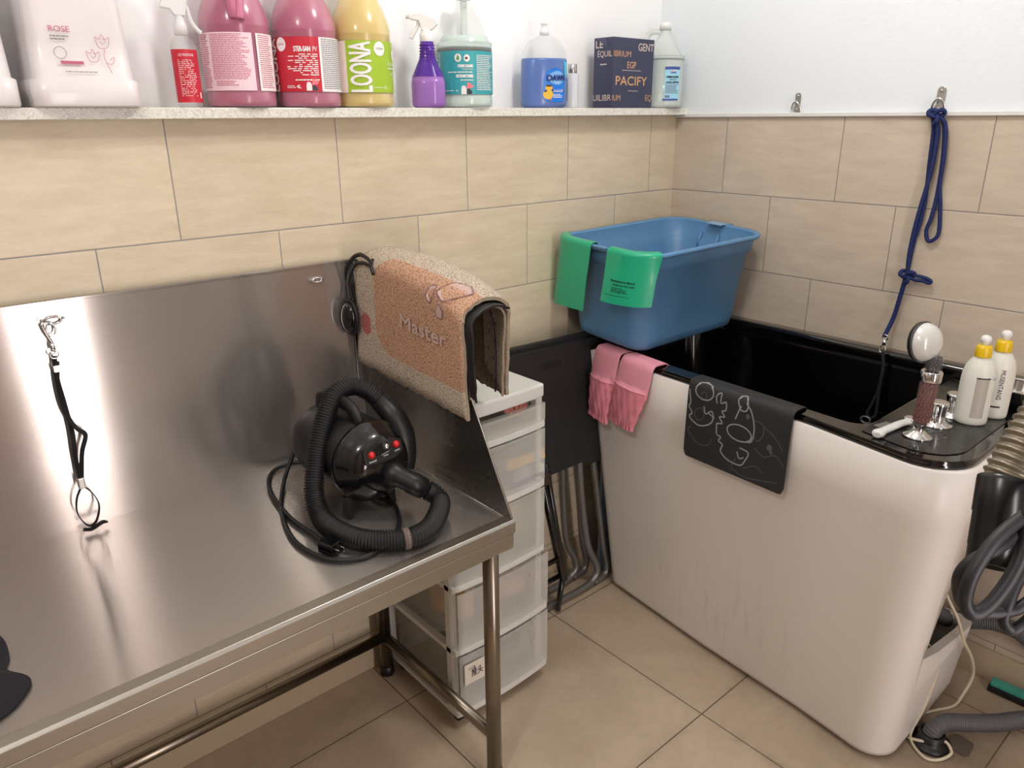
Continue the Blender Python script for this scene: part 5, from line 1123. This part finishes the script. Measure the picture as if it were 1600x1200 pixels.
# ------------------------------------------------------------------ rope on the right wall
def rope(name, pts, r, m, parent, closed=False):
    P = resample(spline(pts, 10, closed), .0016); b = sm()
    T = [(P[min(len(P) - 1, i + 1)] - P[max(0, i - 1)]).normalized() for i in range(len(P))]
    for s_ in range(3):
        q = []
        for i, p in enumerate(P):
            n = T[i].cross(Vector((1, 0, 0))); n = n.normalized() if n.length > .1 else Vector((0, 1, 0)); bb = T[i].cross(n); a = i * .0016 / .011 * 2 * PI + s_ * 2 * PI / 3
            q.append(p + n * math.cos(a) * r * .5 + bb * math.sin(a) * r * .5)
        b.tube(q, r * .62, 6)
    return b.build(name, m, parent)
NAVYR = mat('navy_blue_rope', (22, 44, 110), .7, var=.3, vs=500, bump=.4, bs=900)
rp = thing('rope_lead', 'navy blue braided rope lead knotted to a wall hook and hanging into the tub', 'lead', (-.013, -.87, .76))
rope('rope', [(-.022, -.862, 1.600), (-.014, -.868, 1.568), (-.013, -.872, 1.485), (-.013, -.877, 1.365), (-.013, -.866, 1.257), (-.020, -.865, 1.170)], .0055, NAVYR, rp)
rope('rope', [(-.024, -.872, 1.600), (-.021, -.883, 1.551), (-.021, -.882, 1.452), (-.021, -.868, 1.330), (-.022, -.863, 1.24), (-.022, -.866, 1.170)], .0055, NAVYR, rp)
rope('loop', [(-.020, -.870, 1.602), (-.016, -.892, 1.580), (-.013, -.903, 1.502), (-.013, -.906, 1.402), (-.013, -.901, 1.332), (-.013, -.894, 1.297), (-.013, -.902, 1.270), (-.013, -.916, 1.272), (-.013, -.927, 1.296), (-.013, -.918, 1.368), (-.015, -.909, 1.42), (-.021, -.909, 1.50), (-.021, -.899, 1.575), (-.022, -.876, 1.600)], .0052, NAVYR, rp)
def knot(c, r, n=3):
    c = Vector(c); pts = []
    for i in range(26):
        a = 2 * PI * i / 26; pts.append(c + Vector((-.3 * r * math.sin(3 * a), r * (math.sin(a) + 1.4 * math.sin(2 * a)) * .42, r * (math.cos(a) - 1.4 * math.cos(2 * a)) * .42)))
    return pts
rope('knot', knot((-.026, -.873, 1.600), .021), .0058, NAVYR, rp); rope('knot', knot((-.026, -.868, 1.166), .020), .0058, NAVYR, rp)
rope('tail', [(-.026, -.870, 1.167), (-.026, -.890, 1.158), (-.022, -.912, 1.157), (-.02, -.928, 1.153), (-.02, -.932, 1.160), (-.022, -.915, 1.167), (-.024, -.893, 1.170), (-.026, -.872, 1.172)], .0048, NAVYR, rp)
rope('rope', [(-.024, -.866, 1.167), (-.022, -.857, 1.10), (-.028, -.851, 1.04), (-.058, -.846, .987)], .0062, NAVYR, rp)
b = sm(); sy = -.850
b.tube([(-.060, sy + .008 * math.cos(q), .985 + .008 * math.sin(q)) for q in [2 * PI * i / 18 for i in range(18)]], .002, 8, closed=True)
b.tube([(-.060, sy, .978), (-.062, sy, .962)], .005, 12); b.tube(spline([(-.062, sy, .964), (-.064, sy + .009, .956), (-.066, sy + .008, .944), (-.068, sy - .002, .939), (-.068, sy - .009, .948), (-.066, sy - .006, .958)], 5), .0022, 8); b.build('snap_hook', CHROME, rp)
t = thing('black_lead_strap', 'black looped strap clipped to the rope and hanging inside the tub basin', 'lead', (-.10, -.866, .75))
b = sm(); b.tube(spline([(-.070, -.852, .944), (-.078, -.862, .92), (-.085, -.867, .888), (-.092, -.866, .827), (-.10, -.857, .783), (-.105, -.851, .760), (-.106, -.86, .748), (-.106, -.872, .752), (-.102, -.876, .769), (-.092, -.870, .848), (-.083, -.868, .90), (-.070, -.854, .944)], 6), .0042, 8); b.build('strap_loop', BLK_CLOTH, t)
b = sm(); b.tube([(-.118, -.855 + .014 * math.cos(q), .742 + .010 * math.sin(q)) for q in [2 * PI * i / 20 for i in range(20)]], .0028, 8, closed=True); b.build('end_ring', GREYTUBE, t)

# ------------------------------------------------------------------ floor level right corner
t = thing('floor_drain', 'round black floor drain collar with a grey hose pushed into it', 'drain', (-.392, -1.262, 0))
b = sm(); T_ = Matrix.Translation((-.390, -1.270, 0)); b.lathe([(.052, .0006), (.052, .006), (.040, .010), (.033, .018), (.033, .036), (.026, .038), (.026, .004)], 36, T_, cap1=False); b.build('collar', BLK_MATTE, t)
b = sm(); b.lathe([(.026, .002), (.001, .0022)], 24, T_, cap0=False, cap1=False); b.build('drain_hole', mat('slot_black', (6, 6, 6), .8), t)
b = MB(); b.prism(roundpoly([(-.035, -.028), (.030, -.024), (.034, .026), (-.030, .030)], .012, 4), lambda a, c, d: (-.342 + a, -1.330 + c, d), .0008, .006); b.build('cement_patch', mat('worn_cement', (112, 100, 88), .85, bump=.5, bs=120, var=.3), t)
GH = mat('grey_corrugated_plastic', (92, 92, 94), .5, var=.1)
hs = sm(); corrug(hs, [(-.395, -1.268, .020), (-.385, -1.275, .050), (-.355, -1.292, .062), (-.300, -1.330, .052), (-.235, -1.378, .046), (-.177, -1.422, .050), (-.130, -1.48, .050), (-.125, -1.60, .035), (-.13, -1.78, .026), (-.14, -2.0, .025)], .0235, .0065, .0025, 18, 4); tag(hs.build('drain_hose', GH), 'grey corrugated hose running across the floor into the black drain collar', 'hose')
hs = sm(); corrug(hs, [(-.20, -1.14, .30), (-.12, -1.16, .215), (-.060, -1.20, .190), (-.045, -1.26, .212), (-.045, -1.31, .222), (-.045, -1.36, .212), (-.045, -1.45, .16), (-.045, -1.60, .06), (-.05, -1.8, .030), (-.055, -2.1, .026)], .0245, .0065, .0025, 18, 4); tag(hs.build('drain_hose', GH), 'grey corrugated hose leaving the tub end and passing along the tiled wall', 'hose')
WC = mat('cream_cable', (222, 210, 184), .4)
b = sm(); b.tube(spline([(-.30, -1.18, .46), (-.31, -1.215, .40), (-.285, -1.245, .33), (-.25, -1.262, .25), (-.19, -1.275, .17), (-.150, -1.278, .09), (-.17, -1.270, .03), (-.205, -1.262, .005), (-.26, -1.235, .005), (-.30, -1.215, .005)], 8), .0042, 8); tag(b.build('white_cable', WC), 'cream cable dropping from the tub opening and curving back along the floor', 'cable')
b = sm(); b.tube(spline([(-.40, -1.20, .30), (-.36, -1.225, .26), (-.33, -1.235, .22), (-.335, -1.235, .15), (-.37, -1.232, .07), (-.405, -1.226, .020), (-.428, -1.235, .007), (-.452, -1.262, .006), (-.460, -1.290, .006), (-.440, -1.312, .006), (-.41, -1.325, .010), (-.392, -1.322, .014), (-.388, -1.300, .026), (-.420, -1.262, .018), (-.425, -1.225, .006)], 8), .0042, 8); tag(b.build('white_cable', WC), 'cream cable looping down beside the drain collar', 'cable')
t = thing('floor_squeegee', 'teal and black squeegee head lying on the floor at the right edge', 'squeegee', (-.03, -1.40, 0))
M_ = Matrix.Translation((-.048, -1.300, .002)) @ Matrix.Rotation(math.radians(-90 + 3), 4, 'Z')
b = MB(); b.box((0, -.016, 0), (.34, .016, .020), M_); b.build('rubber_blade', BLK_RUB, t, bevel=.003)
b = MB(); b.box((.004, -.014, .0205), (.34, .014, .036), M_); b.build('teal_strip', mat('teal_plastic', (70, 168, 150), .4), t, bevel=.003)

# ------------------------------------------------------------------ foreground hose and cables on a stand
t = thing('vacuum_hose', 'ribbed metal look hose with a black end cuff hanging at the right edge', 'hose', (-1.0, -1.72, 0))
METH = mat('pewter_ribbed_plastic', (150, 140, 122), .34, .6, var=.08)
hs = sm(); path = [(-1.261, -1.501, 1.165), (-1.239, -1.505, 1.198), (-1.219, -1.509, 1.226), (-1.194, -1.516, 1.256), (-1.163, -1.527, 1.29), (-1.126, -1.543, 1.33), (-1.07, -1.57, 1.38), (-1.00, -1.63, 1.37), (-.955, -1.70, 1.28), (-.945, -1.74, 1.10), (-.94, -1.75, .6), (-.94, -1.75, .05)]
corrug(hs, path, .0275, .0105, .0042, 28, 7, 14); hs.build('ribbed_hose', METH, t)
b = sm(); dcu = (Vector((-1.322, -1.523, 1.070)) - Vector((-1.258, -1.502, 1.168))).normalized(); c0 = Vector((-1.258, -1.501, 1.170)); q = dcu.to_track_quat('Z', 'Y').to_matrix().to_4x4()
b.lathe([(.024, -.002), (.0292, 0), (.0297, .006), (.0290, .045), (.0278, .047), (.0274, .088), (.0266, .090), (.0262, .110), (.023, .112), (.022, .09)], 36, Matrix.Translation(c0) @ q, cap0=False); b.build('end_cuff', mat('black_satin_plastic', (16, 16, 17), .28), t)
t = thing('coiled_cable', 'thick dark grey cable hanging in loops below the ribbed hose', 'cable', (-1.35, -1.54, 1.05))
CBL = mat('dark_grey_cable', (34, 34, 38), .5)
b = sm(); b.tube(spline([(-1.03, -1.66, 1.262), (-1.15, -1.60, 1.25), (-1.24, -1.584, 1.236), (-1.321, -1.564, 1.218), (-1.36, -1.556, 1.193), (-1.375, -1.562, 1.153), (-1.395, -1.561, 1.119), (-1.42, -1.553, 1.089), (-1.437, -1.543, 1.079), (-1.44, -1.534, 1.093), (-1.439, -1.534, 1.125), (-1.418, -1.539, 1.153), (-1.383, -1.547, 1.172), (-1.321, -1.564, 1.19), (-1.22, -1.584, 1.213), (-1.12, -1.62, 1.23), (-1.035, -1.66, 1.255)], 8), .0078, 12); b.build('cable_loop', CBL, t)
b = sm(); b.tube(spline([(-1.03, -1.665, 1.258), (-1.13, -1.61, 1.235), (-1.232, -1.574, 1.213), (-1.327, -1.559, 1.19), (-1.368, -1.551, 1.161), (-1.405, -1.543, 1.149), (-1.424, -1.531, 1.140), (-1.430, -1.522, 1.122), (-1.424, -1.520, 1.098), (-1.414, -1.527, 1.072), (-1.388, -1.541, 1.056), (-1.365, -1.56, 1.057), (-1.342, -1.574, 1.069), (-1.256, -1.601, 1.112), (-1.14, -1.64, 1.18), (-1.04, -1.665, 1.25)], 8), .0070, 12); b.build('cable_loop', CBL, t)
b = sm(); b.tube(spline([(-1.04, -1.665, 1.252), (-1.13, -1.62, 1.20), (-1.222, -1.586, 1.146), (-1.3, -1.564, 1.109), (-1.336, -1.557, 1.087), (-1.363, -1.558, 1.064), (-1.371, -1.559, 1.047), (-1.368, -1.567, 1.037), (-1.358, -1.574, 1.041), (-1.325, -1.582, 1.054), (-1.259, -1.604, 1.098), (-1.15, -1.645, 1.17), (-1.045, -1.67, 1.245)], 8), .0068, 12); b.build('cable_loop', CBL, t)
t = thing('tool_stand', 'dark pole stand outside the right edge carrying the ribbed hose and cable', 'stand', (-.995, -1.69, 0))
b = sm(); b.tube([(-.995, -1.69, .02), (-.995, -1.69, 1.335)], .012, 14); b.build('pole', BLK_MATTE, t)
b = sm(); b.lathe([(.16, 0.0005), (.16, .012), (.03, .024)], 32, Matrix.Translation((-.995, -1.69, 0))); b.build('base', BLK_MATTE, t)
b = sm(); b.tube(spline([(-.995, -1.69, 1.25), (-1.01, -1.67, 1.258), (-1.04, -1.645, 1.250), (-1.05, -1.64, 1.275)], 5), .005, 8); b.build('cable_hook', BLK_MATTE, t)
